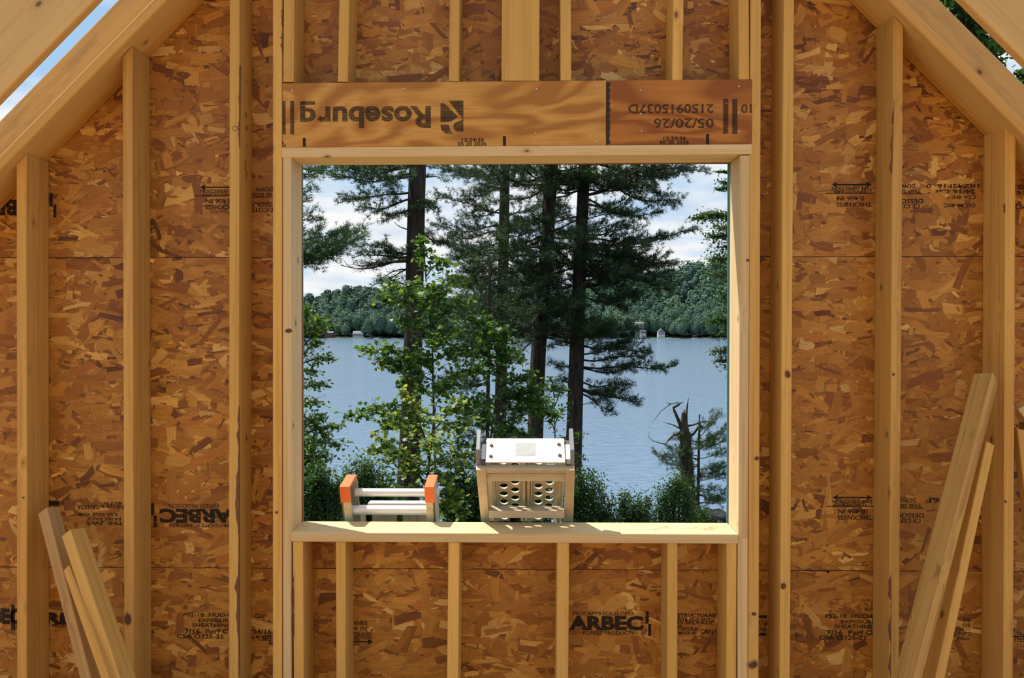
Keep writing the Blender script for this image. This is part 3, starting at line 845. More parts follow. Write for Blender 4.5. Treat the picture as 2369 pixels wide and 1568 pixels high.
def make_left_ladder():
    a = math.radians(22)
    root = empty('extension_ladder', (-0.52, 4.6, -3.6), label='aluminium extension ladder with orange end caps leaning on the sill', cat='ladder')
    U = Vector((0, -math.sin(a), math.cos(a)))      # up along the rails
    V = Vector((0, math.cos(a), math.sin(a)))       # away from the house
    O = Vector((0, 3.028, 0.86))
    L = 4.7
    def pt(x, u, v): return Vector((x, 0, 0)) + Vector((0, O.y, O.z)) + U*u + V*v
    def rail(x0, x1, utop, v0, v1, cham, inward):
        bm = bmesh.new()
        def slab(xa, xb, va, vb, top):
            add_prism(bm, [pt(xa, -L, va), pt(xa, top, va), pt(xa, top, vb), pt(xa, -L, vb)], (xb-xa, 0, 0))
        slab(x0, x1, v0, v0+0.006, utop)                             # near flange
        slab(x0, x1, v1-0.006, v1, utop - cham)                      # far flange
        xw = x0 if inward > 0 else x1-0.006
        add_prism(bm, [pt(xw, -L, v0), pt(xw, utop, v0), pt(xw, utop-cham*0.7, v1*0.88), pt(xw, utop-cham, v1), pt(xw, -L, v1)], (0.006, 0, 0))
        return bm_obj('rail', bm, M_ALU, root)
    xl0, xl1 = P(788.5, 1119, 2.985).x, P(809.5, 1119, 2.985).x
    xr0, xr1 = P(984, 1119, 2.985).x, P(1004, 1119, 2.985).x
    for x0, x1, inn in ((xl0, xl1, 1), (xr0, xr1, -1)):
        rail(x0, x1, 0.146, 0.004, 0.137, 0.036, inn)
        # orange cap folded over the chamfered top
        bm = bmesh.new()
        prof = [(0.086, -0.004), (0.157, -0.004), (0.132, 0.122), (0.120, 0.139), (0.112, 0.139), (0.124, 0.118), (0.148, 0.0025), (0.086, 0.0025)]
        add_prism(bm, [pt(x0-0.002, u, v) for u, v in prof], (x1-x0+0.004, 0, 0))
        bmesh.ops.bevel(bm, geom=[e for e in bm.edges if abs((e.verts[0].co-e.verts[1].co).normalized().x) < 0.3], offset=0.0015, segments=1, affect='EDGES')
        bm_obj('end_cap', bm, M_ORANGE, root)['label'] = 'orange plastic cap on the rail end'
        for (du, dx) in ((0.052, 0.35), (0.045, 0.75)):
            bm = bmesh.new(); c = pt(x0+(x1-x0)*dx, du, -0.001)
            bmesh.ops.create_icosphere(bm, subdivisions=1, radius=0.003, matrix=Matrix.Translation(c))
            bm_obj('rivet', bm, M_ALU, root, True)
    # second (lower) section behind
    xb = [(P(822, 1150, 3.12).x, P(841, 1150, 3.12).x, 1), (P(1003, 1150, 3.12).x, P(1021, 1150, 3.12).x, -1)]
    for x0, x1, inn in xb:
        rail(x0, x1, -0.24, 0.142, 0.205, 0.0, inn)
    def rung(u, v, r, x0, x1):
        a_, b_ = pt(x0, u, v), pt(x1, u, v)
        ve, q = tube([tuple(a_), tuple(a_.lerp(b_, 0.5)), tuple(b_)], r, 16)
        return np_obj('rung', ve, [q], M_ALUW, root, True)
    u = 0.025
    while u > -L+0.1:
        rung(u, 0.034, 0.0185, xl0+0.006, xr1-0.006); u -= 0.305
    u = 0.064
    while u > -L+0.1:
        rung(u, 0.098, 0.0165, xb[0][0]+0.006, xb[1][1]-0.006); u -= 0.305
    # flat tread and slotted panel of the section behind
    bm = bmesh.new(); c0 = P(853, 1161, 3.27); c1 = P(1000, 1161, 3.27)
    add_box(bm, (c0.x, 3.25, c0.z-0.008), (c1.x, 3.30, c0.z)); bevel_all(bm, 0.001, 1)
    bm_obj('tread', bm, M_ALUW, root)['label'] = 'flat white tread behind the rungs'
    bm = bmesh.new()
    for a0, a1 in ((822, 846), (862, 899), (900, 918), (932, 948), (949, 965), (966, 1003)):
        p0, p1 = P(a0, 1190, 3.24), P(a1, 1190, 3.24)
        add_box(bm, (p0.x, 3.235, 0.60), (p1.x, 3.245, 0.862))
    add_box(bm, (P(822, 1190, 3.24).x, 3.2345, 0.862), (P(1003, 1190, 3.24).x, 3.2455, 0.872))
    bm_obj('slotted_panel', bm, M_TAN, root)
    return root
make_left_ladder()

def make_right_ladder():
    a = math.radians(37)
    root = empty('step_ladder', (0.02, 6.3, -3.8), label='metal ladder with perforated panel and bolted white top plate leaning on the sill', cat='ladder')
    U = Vector((0, -math.sin(a), math.cos(a))); V = Vector((0, math.cos(a), math.sin(a)))
    O = P(1220, 1205, 3.035)
    L = 4.6
    X = lambda px, py, Y: P(px, py, Y).x
    def pt(x, u, v): return Vector((x, O.y, O.z)) + U*u + V*v
    UT = 0.288
    ytop = O.y - math.sin(a)*UT
    # rails (box sections)
    for (ta, tb, ba, bb) in ((1101, 1124.5, 1113, 1131), (1308, 1330, 1305.5, 1326.5)):
        bm = bmesh.new()
        xa, xb = X(ta, 1073, ytop), X(tb, 1073, ytop); xc, xd = X(ba, 1205, O.y), X(bb, 1205, O.y)
        ex = L/UT
        add_prism(bm, [pt(xa, UT, 0), pt(xb, UT, 0), pt(xd, -0.02, 0), pt(xd, -L, 0), pt(xc, -L, 0), pt(xc, -0.02, 0)], V*0.062)
        bevel_all(bm, 0.003, 2)
        bm_obj('rail', bm, M_ALU, root)
    xi0, xi1 = X(1126, 1150, 2.93), X(1307, 1150, 2.93)
    # cross bars
    for (u0, u1, v0, v1) in ((0.266, 0.2870, 0.004, 0.03),):
        bm = bmesh.new(); add_prism(bm, [pt(xi0, u0, v0), pt(xi1, u0, v0), pt(xi1, u1, v0), pt(xi0, u1, v0)], V*(v1-v0)); bevel_all(bm, 0.002, 1)
        bm_obj('cross_bar', bm, M_ALU, root)
    # perforated panel: strips of cells, each with a round hole
    def panel(u_lo, u_hi, v0, v1):
        sp = Soup()
        pitch, rad = 0.0463, 0.0172
        cols = [(X(1164, 1140, 2.97), 0.0), (X(1191, 1140, 2.97), 0.5), (X(1246.5, 1140, 2.97), 0.0), (X(1272.5, 1140, 2.97), 0.5)]
        edges = [xi0, (cols[0][0]+cols[1][0])/2 - (cols[1][0]-cols[0][0]), (cols[0][0]+cols[1][0])/2, cols[1][0]*1.5-cols[0][0]*0.5,
                 cols[2][0]*1.5-cols[3][0]*0.5, (cols[2][0]+cols[3][0])/2, cols[3][0]*1.5-cols[2][0]*0.5, xi1]
        n = 20
        ang = np.linspace(0, 2*PI, n, endpoint=False)
        def cell(x0, x1, ua, ub, cx, cu):
            c, s = np.cos(ang), np.sin(ang)
            tx = np.where(c > 1e-6, (x1-cx)/np.maximum(c, 1e-6), np.where(c < -1e-6, (x0-cx)/np.minimum(c, -1e-6), 1e9))
            tu = np.where(s > 1e-6, (ub-cu)/np.maximum(s, 1e-6), np.where(s < -1e-6, (ua-cu)/np.minimum(s, -1e-6), 1e9))
            t = np.minimum(tx, tu)
            ring = lambda r, v: np.array([tuple(pt(cx+c[i]*r[i], cu+s[i]*r[i], v)) for i in range(n)])
            rr = np.full(n, rad)
            vv = np.concatenate([ring(rr, v0), ring(t, v0), ring(rr, v1), ring(t, v1)])
            i = np.arange(n); j = (i+1) % n
            sp.add(vv, np.stack([i, n+i, n+j, j], 1), np.stack([2*n+i, 2*n+j, 3*n+j, 3*n+i], 1), np.stack([i, j, 2*n+j, 2*n+i], 1))
            # corners of the cell
            for (qx, qu) in ((x0, ua), (x1, ua), (x1, ub), (x0, ub)):
                k = np.argsort((cx+c*t-qx)**2 + (cu+s*t-qu)**2)[:2]
                for v in (v0, v1):
                    sp.add([tuple(pt(qx, qu, v)), tuple(pt(cx+c[k[0]]*t[k[0]], cu+s[k[0]]*t[k[0]], v)), tuple(pt(cx+c[k[1]]*t[k[1]], cu+s[k[1]]*t[k[1]], v))], [[0, 1, 2]])
        def plate(x0, x1):
            p = [pt(x0, u_lo, v0), pt(x1, u_lo, v0), pt(x1, u_hi, v0), pt(x0, u_hi, v0)]
            q = [x + V*(v1-v0) for x in p]
            sp.add([tuple(x) for x in p+q], [[0, 1, 2, 3], [7, 6, 5, 4], [0, 4, 5, 1], [1, 5, 6, 2], [2, 6, 7, 3], [3, 7, 4, 0]])
        for ci, (x0, x1) in zip((0, 1, 2, 3), ((edges[1], edges[2]), (edges[2], edges[3]), (edges[4], edges[5]), (edges[5], edges[6]))):
            cx, ph = cols[ci]
            u = u_lo + ph*pitch
            if ph: pass
            k = 0
            while u + pitch <= u_hi + 1e-6:
                cell(x0, x1, u, u+pitch, cx, u+pitch/2); u += pitch; k += 1
        plate(edges[0], edges[1]); plate(edges[3], edges[4]); plate(edges[6], edges[7])
        return sp.obj('perforated_panel', M_ALU, root)
    panel(-0.108, 0.2625, 0.088, 0.098)
    # ribs standing on the panel
    for (px, w) in ((1142, 0.010), (1148.5, 0.005), (1212, 0.010), (1223, 0.010), (1230, 0.005), (1296, 0.010)):
        bm = bmesh.new(); x = X(px, 1140, 2.96)
        add_prism(bm, [pt(x-w/2, -0.1, 0.072), pt(x+w/2, -0.1, 0.072), pt(x+w/2, 0.25, 0.072), pt(x-w/2, 0.25, 0.072)], V*0.012)
        bm_obj('rib', bm, M_ALU, root)
    # tread: horizontal, sun through the holes falls on it
    for pyt, yy_, xa_, xb_ in ((1181.5, 2.975, 1131, 1305.5), (1096.0, 2.902, 1127, 1307)):
        c = P(1218, pyt, yy_)
        bm = bmesh.new(); x0, x1 = X(xa_, pyt, yy_), X(xb_, pyt, yy_)
        add_prism(bm, [(x0, c.y, c.z-0.027), (x0, c.y, c.z), (x0, c.y+0.085, c.z), (x0, c.y+0.085, c.z-0.004), (x0, c.y+0.004, c.z-0.004), (x0, c.y+0.004, c.z-0.027)], (x1-x0, 0, 0))
        bm_obj('tread', bm, M_ALU, root)
    for du in (0.305, 0.61, 0.915):
        pc = pt(0, 0.03-du, 0.03)
        bm = bmesh.new(); add_box(bm, (xi0, pc.y, pc.z-0.03), (xi1, pc.y+0.09, pc.z)); bm_obj('tread', bm, M_ALU, root)
    # bolted top plate leaning back
    yb, yt = ytop+0.004, ytop+0.092
    zb = P(1218, 1069, yb).z; zt_ = P(1218, 1013.5, yt).z
    xa, xb = X(1123, 1069, yb), X(1308, 1069, yb)
    xo0, xo1 = X(1113, 1069, yb), X(1321, 1069, yb)
    up = Vector((0, yt-yb, zt_-zb)); nrm = Vector((0, -(zt_-zb), yt-yb)).normalized()
    bm = bmesh.new(); p0 = Vector((xa, yb, zb))
    add_prism(bm, [p0, p0+Vector((xb-xa, 0, 0)), p0+Vector((xb-xa, 0, 0))+up, p0+up], -nrm*0.006); bevel_all(bm, 0.0012, 1)
    tp = bm_obj('top_plate', bm, M_ALUW, root); tp['label'] = 'bright white bolted top plate'
    for x0_, x1_ in ((xo0, xa-0.001), (xb+0.001, xo1)):     # lugs between plate and side plates
        bm = bmesh.new(); q = Vector((x0_, yb, zb)) - nrm*0.008
        add_prism(bm, [q+up*0.18, q+up*0.18+Vector((x1_-x0_, 0, 0)), q+up*0.80+Vector((x1_-x0_, 0, 0)), q+up*0.80], -nrm*0.005)
        bm_obj('side_lug', bm, M_ALUW, root)
        for f0, f1 in ((0.0, 0.17), (0.81, 0.97)):
            bm = bmesh.new()
            add_prism(bm, [q+up*f0, q+up*f0+Vector((x1_-x0_, 0, 0)), q+up*f1+Vector((x1_-x0_, 0, 0)), q+up*f1], -nrm*0.009)
            bm_obj('rubber_block', bm, M_RUBBER, root)
    def on_plate(px, f):
        return Vector((X(px, 1040, yb+(yt-yb)*f), yb, zb)) + up*f
    for (px, f) in ((1137, 0.69), (1135.5, 0.24), (1293, 0.74), (1295, 0.28)):
        bm = bmesh.new()
        bmesh.ops.create_cone(bm, cap_ends=True, segments=14, radius1=0.0072, radius2=0.0045, depth=0.006)
        o = bm_obj('bolt', bm, M_RUST, tp, matrix=Matrix.Translation(on_plate(px, f)+nrm*0.003) @ nrm.to_track_quat('Z', 'Y').to_matrix().to_4x4())
    bm = bmesh.new(); c0, c1 = on_plate(1192.5, 0.28), on_plate(1238, 0.80)
    add_prism(bm, [Vector((c0.x, c0.y, c0.z))+nrm*0.0004, Vector((c1.x, c0.y, c0.z))+nrm*0.0004, Vector((c1.x, c1.y, c1.z))+nrm*0.0004, Vector((c0.x, c1.y, c1.z))+nrm*0.0004], nrm*0.0004)
    bm_obj('sticker', bm, M_STICK, tp)['label'] = 'worn grey sticker on the top plate'
    # side plates
    for (pa, pb, ptop) in ((1101, 1110.5, 993), (1319.5, 1329, 990)):
        y0 = ytop+0.012
        bm = bmesh.new(); x0_, x1_ = X(pa, 1040, y0), X(pb, 1040, y0)
        z0 = P(1200, 1074, y0).z; z1 = P(1200, 1040, y0).z; z2 = P(1200, ptop, y0+0.085).z
        add_prism(bm, [(x0_, y0, z0), (x0_, y0, z1), (x0_, y0+0.075, z2), (x0_, y0+0.10, z2-0.005), (x0_, y0+0.10, z0+0.02), (x0_, y0+0.04, z0-0.02)], (x1_-x0_, 0, 0)); bevel_all(bm, 0.0015, 1)
        bm_obj('side_plate', bm, M_GREYP, root)['label'] = 'dark grey end plate beside the white top'
    return root
make_right_ladder()

# ------------------------------------------------------------------ land and water
LAKE_Z = -7.5
def gz(x, y):
    x = np.asarray(x, float); y = np.asarray(y, float)
    t = np.clip((y-4)/32.0, 0, 1)
    z = -3.0 - 1.2*np.clip((y-4)/14, 0, 1) - 3.6*np.clip((t-0.35)/0.65, 0, 1)**1.2
    z = z - 1.2*np.clip((y-36)/8, 0, 1)
    return z + 0.12*np.sin(x*0.7+y*0.4) + 0.08*np.sin(x*1.9-y*1.1)
def grid(xv, yv, zf):
    X, Y = np.meshgrid(xv, yv); Z = zf(X, Y)
    ny, nx = X.shape
    i = (np.arange(ny-1)[:, None]*nx + np.arange(nx-1)[None, :]).ravel()
    return np.stack([X, Y, Z], -1).reshape(-1, 3), np.stack([i, i+1, i+nx+1, i+nx], 1)
M_DIRT = plain('leaf_litter_ground', (0.045, 0.060, 0.022), 0.9, 0, 0.5, 3)
v, f = grid(np.concatenate([[-400, -200, -100], np.linspace(-60, 60, 81), [100, 200, 400]]), np.concatenate([[-300, -120, -40], np.linspace(-10, 46, 57)]), gz)
g = np_obj('ground', v, [f], M_DIRT, None, True); g['kind'] = 'structure'

m = bpy.data.materials.new('lake_water'); nt = new_tree(m)
t = nt.nodes.new('ShaderNodeTexCoord').outputs['Object']
w1 = noise(nt, mapping(nt, t, (1.1, 1.6, 1)), 1.0, 5, 0.6, 0.4)
w2 = noise(nt, mapping(nt, t, (0.25, 0.5, 1)), 1.0, 3, 0.6)
h = fmath(nt, 'ADD', fmath(nt, 'MULTIPLY', w1, 1.0), fmath(nt, 'MULTIPLY', w2, 0.35))
M_WATER = m
out(nt, principled(nt, Base_Color=(0.11, 0.18, 0.27), Roughness=0.10, IOR=1.33, Specular_IOR_Level=1.0, Normal=bump(nt, h, 1.0, 0.22)).outputs[0])
v, f = grid(np.linspace(-900, 900, 19), np.concatenate([[35], np.linspace(60, 1010, 20)]), lambda X, Y: np.full(X.shape, LAKE_Z))
lk = np_obj('lake_water', v, [f], M_WATER); lk['kind'] = 'structure'

FAR_Y = 960.0
def hz(x, y):
    x = np.asarray(x, float); y = np.asarray(y, float)
    top = 44 + 52*np.clip((x-40)/230, 0, 1) + 10*np.exp(-((x+260)/50.0)**2) - 4*np.exp(-((x+90)/60.0)**2) + 4*np.sin(x*0.021)
    k = np.clip((y-FAR_Y-6)/300, 0, 1)
    return np.where(y < FAR_Y, LAKE_Z-0.6, LAKE_Z + 1.0 + top*(1-np.cos(k*PI))/2*1.0)
v, f = grid(np.linspace(-700, 700, 71), np.concatenate([[FAR_Y-4, FAR_Y], np.linspace(FAR_Y+5, FAR_Y+420, 40)]), hz)
M_HILL = plain('hill_undergrowth', (0.030, 0.060, 0.032), 0.95, 0, 0.4, 0.2)
h = np_obj('hill', v, [f], M_HILL, None, True); h['kind'] = 'structure'

# ------------------------------------------------------------------ far forest
def unit(n, rg):
    d = rg.normal(size=(n, 3)); return d/np.linalg.norm(d, axis=1, keepdims=True)
def ico(sub):
    bm = bmesh.new(); bmesh.ops.create_icosphere(bm, subdivisions=sub, radius=1.0)
    v = np.array([tuple(x.co) for x in bm.verts]); f = np.array([[y.index for y in x.verts] for x in bm.faces]); bm.free()
    return v, f
ICO2 = ico(2); ICO1 = ico(1)
def crown(rg, ry, rz, zc, nq, qs, core, base, conifer=False, lift=0.35):
    """a lumpy crown core with many small leaf clumps over it; returns Soup"""
    s = Soup()
    cv, cf = core
    lumps = unit(9, rg); lr = rg.uniform(0.35, 0.55, 9)
    def radius(d):
        k = np.max(np.clip(1 - np.linalg.norm(d[:, None, :]-lumps[None], axis=2)/lr[None]/1.6, 0, 1), axis=1)
        r = 0.80 + 0.24*k
        if conifer: r = r*np.clip(1.0 - 0.55*(d[:, 2]*0.5+0.5), 0.2, 1)
        return r
    r = radius(cv)
    sc = np.array([ry, ry, rz])
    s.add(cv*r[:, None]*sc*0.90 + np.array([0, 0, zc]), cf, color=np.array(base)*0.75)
    d = unit(nq, rg); d[:, 2] = np.where(d[:, 2] < -0.55, -d[:, 2], d[:, 2])
    p = d*radius(d)[:, None]*sc*rg.uniform(0.90, 1.07, (nq, 1)) + np.array([0, 0, zc])
    nn = d + rg.normal(0, 0.45, (nq, 3)) + np.array([0, 0, lift]); nn /= np.linalg.norm(nn, axis=1, keepdims=True)
    a = np.cross(nn, unit(nq, rg)); a /= np.linalg.norm(a, axis=1, keepdims=True); b = np.cross(nn, a)
    q = rg.uniform(0.5, 1.2, (nq, 1))*qs
    V = np.stack([p-a*q, p-b*q*0.7, p+a*q, p+b*q*0.7], 1)
    col = np.array(base)[None]*rg.uniform(0.75, 1.3, (nq, 1))
    s.add(V.reshape(-1, 3), np.arange(nq*4).reshape(-1, 4), color=np.repeat(col, 4, axis=0))
    return s
def merged_mesh(name, soup, mat):
    return np_mesh(name, np.concatenate(soup.v), [np.concatenate(x) for x in soup.f.values()], mat, False, np.concatenate(soup.c))
FAR_HAZE_COL = [(0.070, 0.128, 0.078), (0.058, 0.110, 0.076), (0.085, 0.142, 0.078), (0.050, 0.092, 0.072), (0.064, 0.120, 0.086), (0.046, 0.082, 0.068)]  # bluish shift in the greens stands in for haze over distance
rg = np.random.default_rng(3)
protos = []
for i in range(6):
    con = i in (3, 5)
    protos.append(merged_mesh('far_crown', crown(rg, 1.0, 1.15 if not con else 1.7, 1.3 if not con else 1.9, 620, 0.095, ICO2, FAR_HAZE_COL[i], con), M_FAR))
# positions: rows up the hill
spots = []
yy = FAR_Y + 5
row = 0
while yy < FAR_Y + 330:
    step = 10.5 + 0.012*(yy-FAR_Y)*1.6
    xx = -560 + (row % 2)*step/2
    while xx < 620:
        x, y = xx + rg.uniform(-3, 3), yy + rg.uniform(-3, 3)
        px = 1210 + x/y*F_PX
        spots.append((x, y, px))
        xx += step
    yy += 7.5 + 0.03*(yy-FAR_Y); row += 1
HOUSE_GAPS = [(820, 18), (1482, 17), (1527, 20), (768, 20)]
near_sp, far_sp = [], []
for (x, y, px) in spots:
    if y < FAR_Y+24 and any(abs(px-c) < w for c, w in HOUSE_GAPS): continue
    (near_sp if True else far_sp).append((x, y, px))
def prom(s):   # trees seen between the near trunks show largest: prefer the open stretches
    px = s[2]; open_ = (690 < px < 925) or (1380 < px < 1660)
    return (0 if open_ else (1 if 925 <= px <= 1380 else 2), s[1])
near_sp.sort(key=prom)
near, rest = near_sp[:290], near_sp[290:]
for k, (x, y, px) in enumerate(near):
    i = int(rg.integers(0, 6)); con = i in (3, 5)
    o = bpy.data.objects.new('far_tree', protos[i])
    r = rg.uniform(6.2, 11.0)*(0.6 if con else 1.0)
    o.scale = (r, r, r*rg.uniform(0.95, 1.3)); o.rotation_euler = (0, 0, rg.uniform(0, 6.28))
    o.location = (x, y, float(hz(x, y)) - 0.4)
    link(o)
    shore = y < FAR_Y + 20
    side = 'left of the big pine trunks' if px < 1000 else ('right of the big pine trunks' if px > 1350 else 'seen between the big pine trunks')
    kind = 'pointed dark conifer' if con else 'round-crowned green tree'
    plural = 'conifers' if con else 'round-crowned trees'
    if shore: tag(o, '%s on the far shore at the water, %s' % (kind, side), 'tree', 'far shore %s %s' % (plural, side))
    else: tag(o, '%s on the far wooded hillside, %s' % (kind, side), 'tree', 'far hillside %s %s' % (plural, side))
s = Soup()
small = [crown(rg, 1.0, 1.2, 1.3, 90, 0.23, ICO1, FAR_HAZE_COL[i % 6]) for i in range(8)]
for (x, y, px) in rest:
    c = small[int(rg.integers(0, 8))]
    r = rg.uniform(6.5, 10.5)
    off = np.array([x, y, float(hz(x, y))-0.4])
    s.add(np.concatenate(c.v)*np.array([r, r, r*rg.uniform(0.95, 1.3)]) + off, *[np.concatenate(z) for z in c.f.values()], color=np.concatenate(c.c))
fo_ = s.obj('forest', M_FAR); tag(fo_, 'dense green forest covering the hill across the lake', 'forest', None, 'stuff')

# ------------------------------------------------------------------ houses and boats on the far shore
M_WHITE = plain('white_siding', (0.45, 0.47, 0.47), 0.7); M_GREYS = plain('grey_siding', (0.22, 0.245, 0.25), 0.7)
M_ROOFG = plain('grey_shingle', (0.13, 0.14, 0.15), 0.85); M_REDB = plain('red_brown_siding', (0.085, 0.040, 0.034), 0.8)
M_PANE = plain('dark_window', (0.05, 0.07, 0.09), 0.15); M_DOCK = plain('weathered_dock', (0.20, 0.17, 0.14), 0.85); M_STONE = plain('shore_stone', (0.16, 0.12, 0.10), 0.9)
k_far = FAR_Y/F_PX
def house(label, px0, px1, y_eave, y_base, mat, y_ridge=None, Y=FAR_Y+3, dep=9, wins=(), hip=False, name='house'):
    a, b = P(px0, y_base, Y), P(px1, y_base, Y); ze = P(px0, y_eave, Y).z
    root = empty(name, ((a.x+b.x)/2, Y, a.z), label=label, cat='house')
    zb = min(a.z, LAKE_Z+0.5)
    bm = bmesh.new(); add_box(bm, (a.x, Y, zb), (b.x, Y+dep, ze)); bm_obj('wall', bm, mat, root)
    if y_ridge:
        zr_ = P(px0, y_ridge, Y).z
        bm = bmesh.new()
        if hip:
            add_prism(bm, [(a.x-0.3, Y-0.4, ze), (a.x-0.3, Y+dep+0.4, ze), (a.x-0.3, Y+dep/2+0.2, zr_), (a.x-0.3, Y+dep/2-0.2, zr_)], (b.x-a.x+0.6, 0, 0))
        else:
            add_prism(bm, [(a.x-0.4, Y-0.3, ze), (b.x+0.4, Y-0.3, ze), ((a.x+b.x)/2, Y-0.3, zr_)], (0, dep+0.6, 0))
        bm_obj('roof', bm, M_ROOFG, root)
    for (w0, w1, y0, y1) in wins:
        p, q = P(w0, y1, Y), P(w1, y0, Y)
        bm = bmesh.new(); add_box(bm, (p.x, Y-0.06, p.z), (q.x, Y+0.02, q.z)); bm_obj('window', bm, M_PANE, root)
    return root
house('white sunroom cottage with a row of tall windows on the far shore', 816, 840, 771, 780, M_WHITE, 765.5, hip=True, wins=[(817.5+i*4.6, 820.7+i*4.6, 772.5, 778) for i in range(5)])
house('low red-brown boathouse on the far shore left of the white cottage', 750, 770, 770, 783, M_REDB, 766.5, hip=True)
g3 = house('grey three-storey house among trees on the far shore', 1470, 1489, 748, 777, M_GREYS, 744.5, Y=FAR_Y+14, hip=True, wins=[(1473, 1476, 751, 755), (1480, 1486, 752, 756), (1473, 1476, 759, 763), (1480, 1486, 759, 762)])
house('white porch wing below the grey house on the far shore', 1481, 1495, 763, 777, M_WHITE, None, Y=FAR_Y+8, dep=5, wins=[(1483+i*4, 1486+i*4, 767, 771) for i in range(3)])
house('small white gabled cottage by the water on the far shore', 1523, 1538, 768, 778, M_WHITE, 760, wins=[(1525+i*3.3, 1527.3+i*3.3, 769, 773.5) for i in range(4)])
def boat(label, px, py, wpx, canopy=False):
    p = P(px, py, FAR_Y-6); L = wpx*k_far
    root = empty('motor_boat', (p.x, p.y, LAKE_Z), label=label, cat='boat')
    bm = bmesh.new()
    add_prism(bm, [(p.x-L/2, p.y-1, LAKE_Z+0.9), (p.x-L/2+0.4, p.y-1, LAKE_Z-0.2), (p.x+L/2-1.0, p.y-1, LAKE_Z-0.2), (p.x+L/2, p.y-1, LAKE_Z+1.0)], (0, 2, 0)); bevel_all(bm, 0.15, 2)
    bm_obj('hull', bm, M_WHITE, root)
    bm = bmesh.new(); add_box(bm, (p.x-L*0.1, p.y-0.7, LAKE_Z+0.9), (p.x+L*0.15, p.y+0.7, LAKE_Z+1.7)); bm_obj('windscreen', bm, M_PANE, root)
    if canopy:
        bm = bmesh.new(); add_box(bm, (p.x-L*0.32, p.y-1, LAKE_Z+3.4), (p.x+L*0.32, p.y+1, LAKE_Z+3.7)); bm_obj('canopy', bm, M_WHITE, root)
        for sx in (-0.3, 0.3):
            bm = bmesh.new(); add_box(bm, (p.x+L*sx-0.08, p.y-0.08, LAKE_Z+0.9), (p.x+L*sx+0.08, p.y+0.08, LAKE_Z+3.4)); bm_obj('post', bm, M_ROOFG, root)
boat('white boat moored on the far shore right of the white sunroom cottage', 871, 783, 14)
boat('pontoon boat with a canopy moored on the far shore', 1607, 783, 14, True)
boat('small open boat moored right of the gabled cottage', 1545, 783, 9)
boat('low pontoon raft moored far off right of the dark pine trunk', 1401, 784, 17)
for (px, w, lab) in ((1497, 14, 'wooden dock in front of the grey house'), (1650, 24, 'wooden dock at the far right of the far shore')):
    p = P(px, 783, FAR_Y-3); L = w*k_far
    root = empty('dock', (p.x, p.y, LAKE_Z), label=lab, cat='dock')
    bm = bmesh.new(); add_box(bm, (p.x-L/2, p.y-1.5, LAKE_Z+0.5), (p.x+L/2, p.y+3, LAKE_Z+0.75)); bm_obj('deck', bm, M_DOCK, root)
    for sx in (-0.45, 0, 0.45):
        bm = bmesh.new(); add_box(bm, (p.x+L*sx-0.15, p.y-1.4, LAKE_Z-1), (p.x+L*sx+0.15, p.y-1.1, LAKE_Z+0.9)); bm_obj('post', bm, M_DOCK, root)

# ------------------------------------------------------------------ pines
NEED = [(0.024, 0.058, 0.023), (0.018, 0.048, 0.023), (0.034, 0.070, 0.022), (0.014, 0.037, 0.020), (0.046, 0.074, 0.020)]
def needle_tufts(soup, pts, dirs, rg, n=9, ln=0.13, wd=0.009, tone=1.0):
    pts = np.asarray(pts); dirs = np.asarray(dirs)
    k = len(pts)
    if k == 0: return
    d = dirs[:, None, :]*0.75 + rg.normal(0, 0.55, (k, n, 3)) + np.array([0, 0, 0.18])
    d /= np.linalg.norm(d, axis=2, keepdims=True)
    p = pts[:, None, :] + rg.normal(0, 0.018, (k, n, 3))
    side = np.cross(d, unit(k*n, rg).reshape(k, n, 3)); side /= np.linalg.norm(side, axis=2, keepdims=True)+1e-9
    L = rg.uniform(0.7, 1.15, (k, n, 1))*ln
    V = np.stack([p - side*wd/2, p + side*wd/2, p + d*L], 2).reshape(-1, 3)
    base = np.array(NEED)[rg.integers(0, len(NEED), k)]*rg.uniform(0.7, 1.4, (k, 1))*tone
    C = np.repeat(base, n*3, axis=0)
    soup.add(V, np.arange(k*n*3).reshape(-1, 3), color=C)

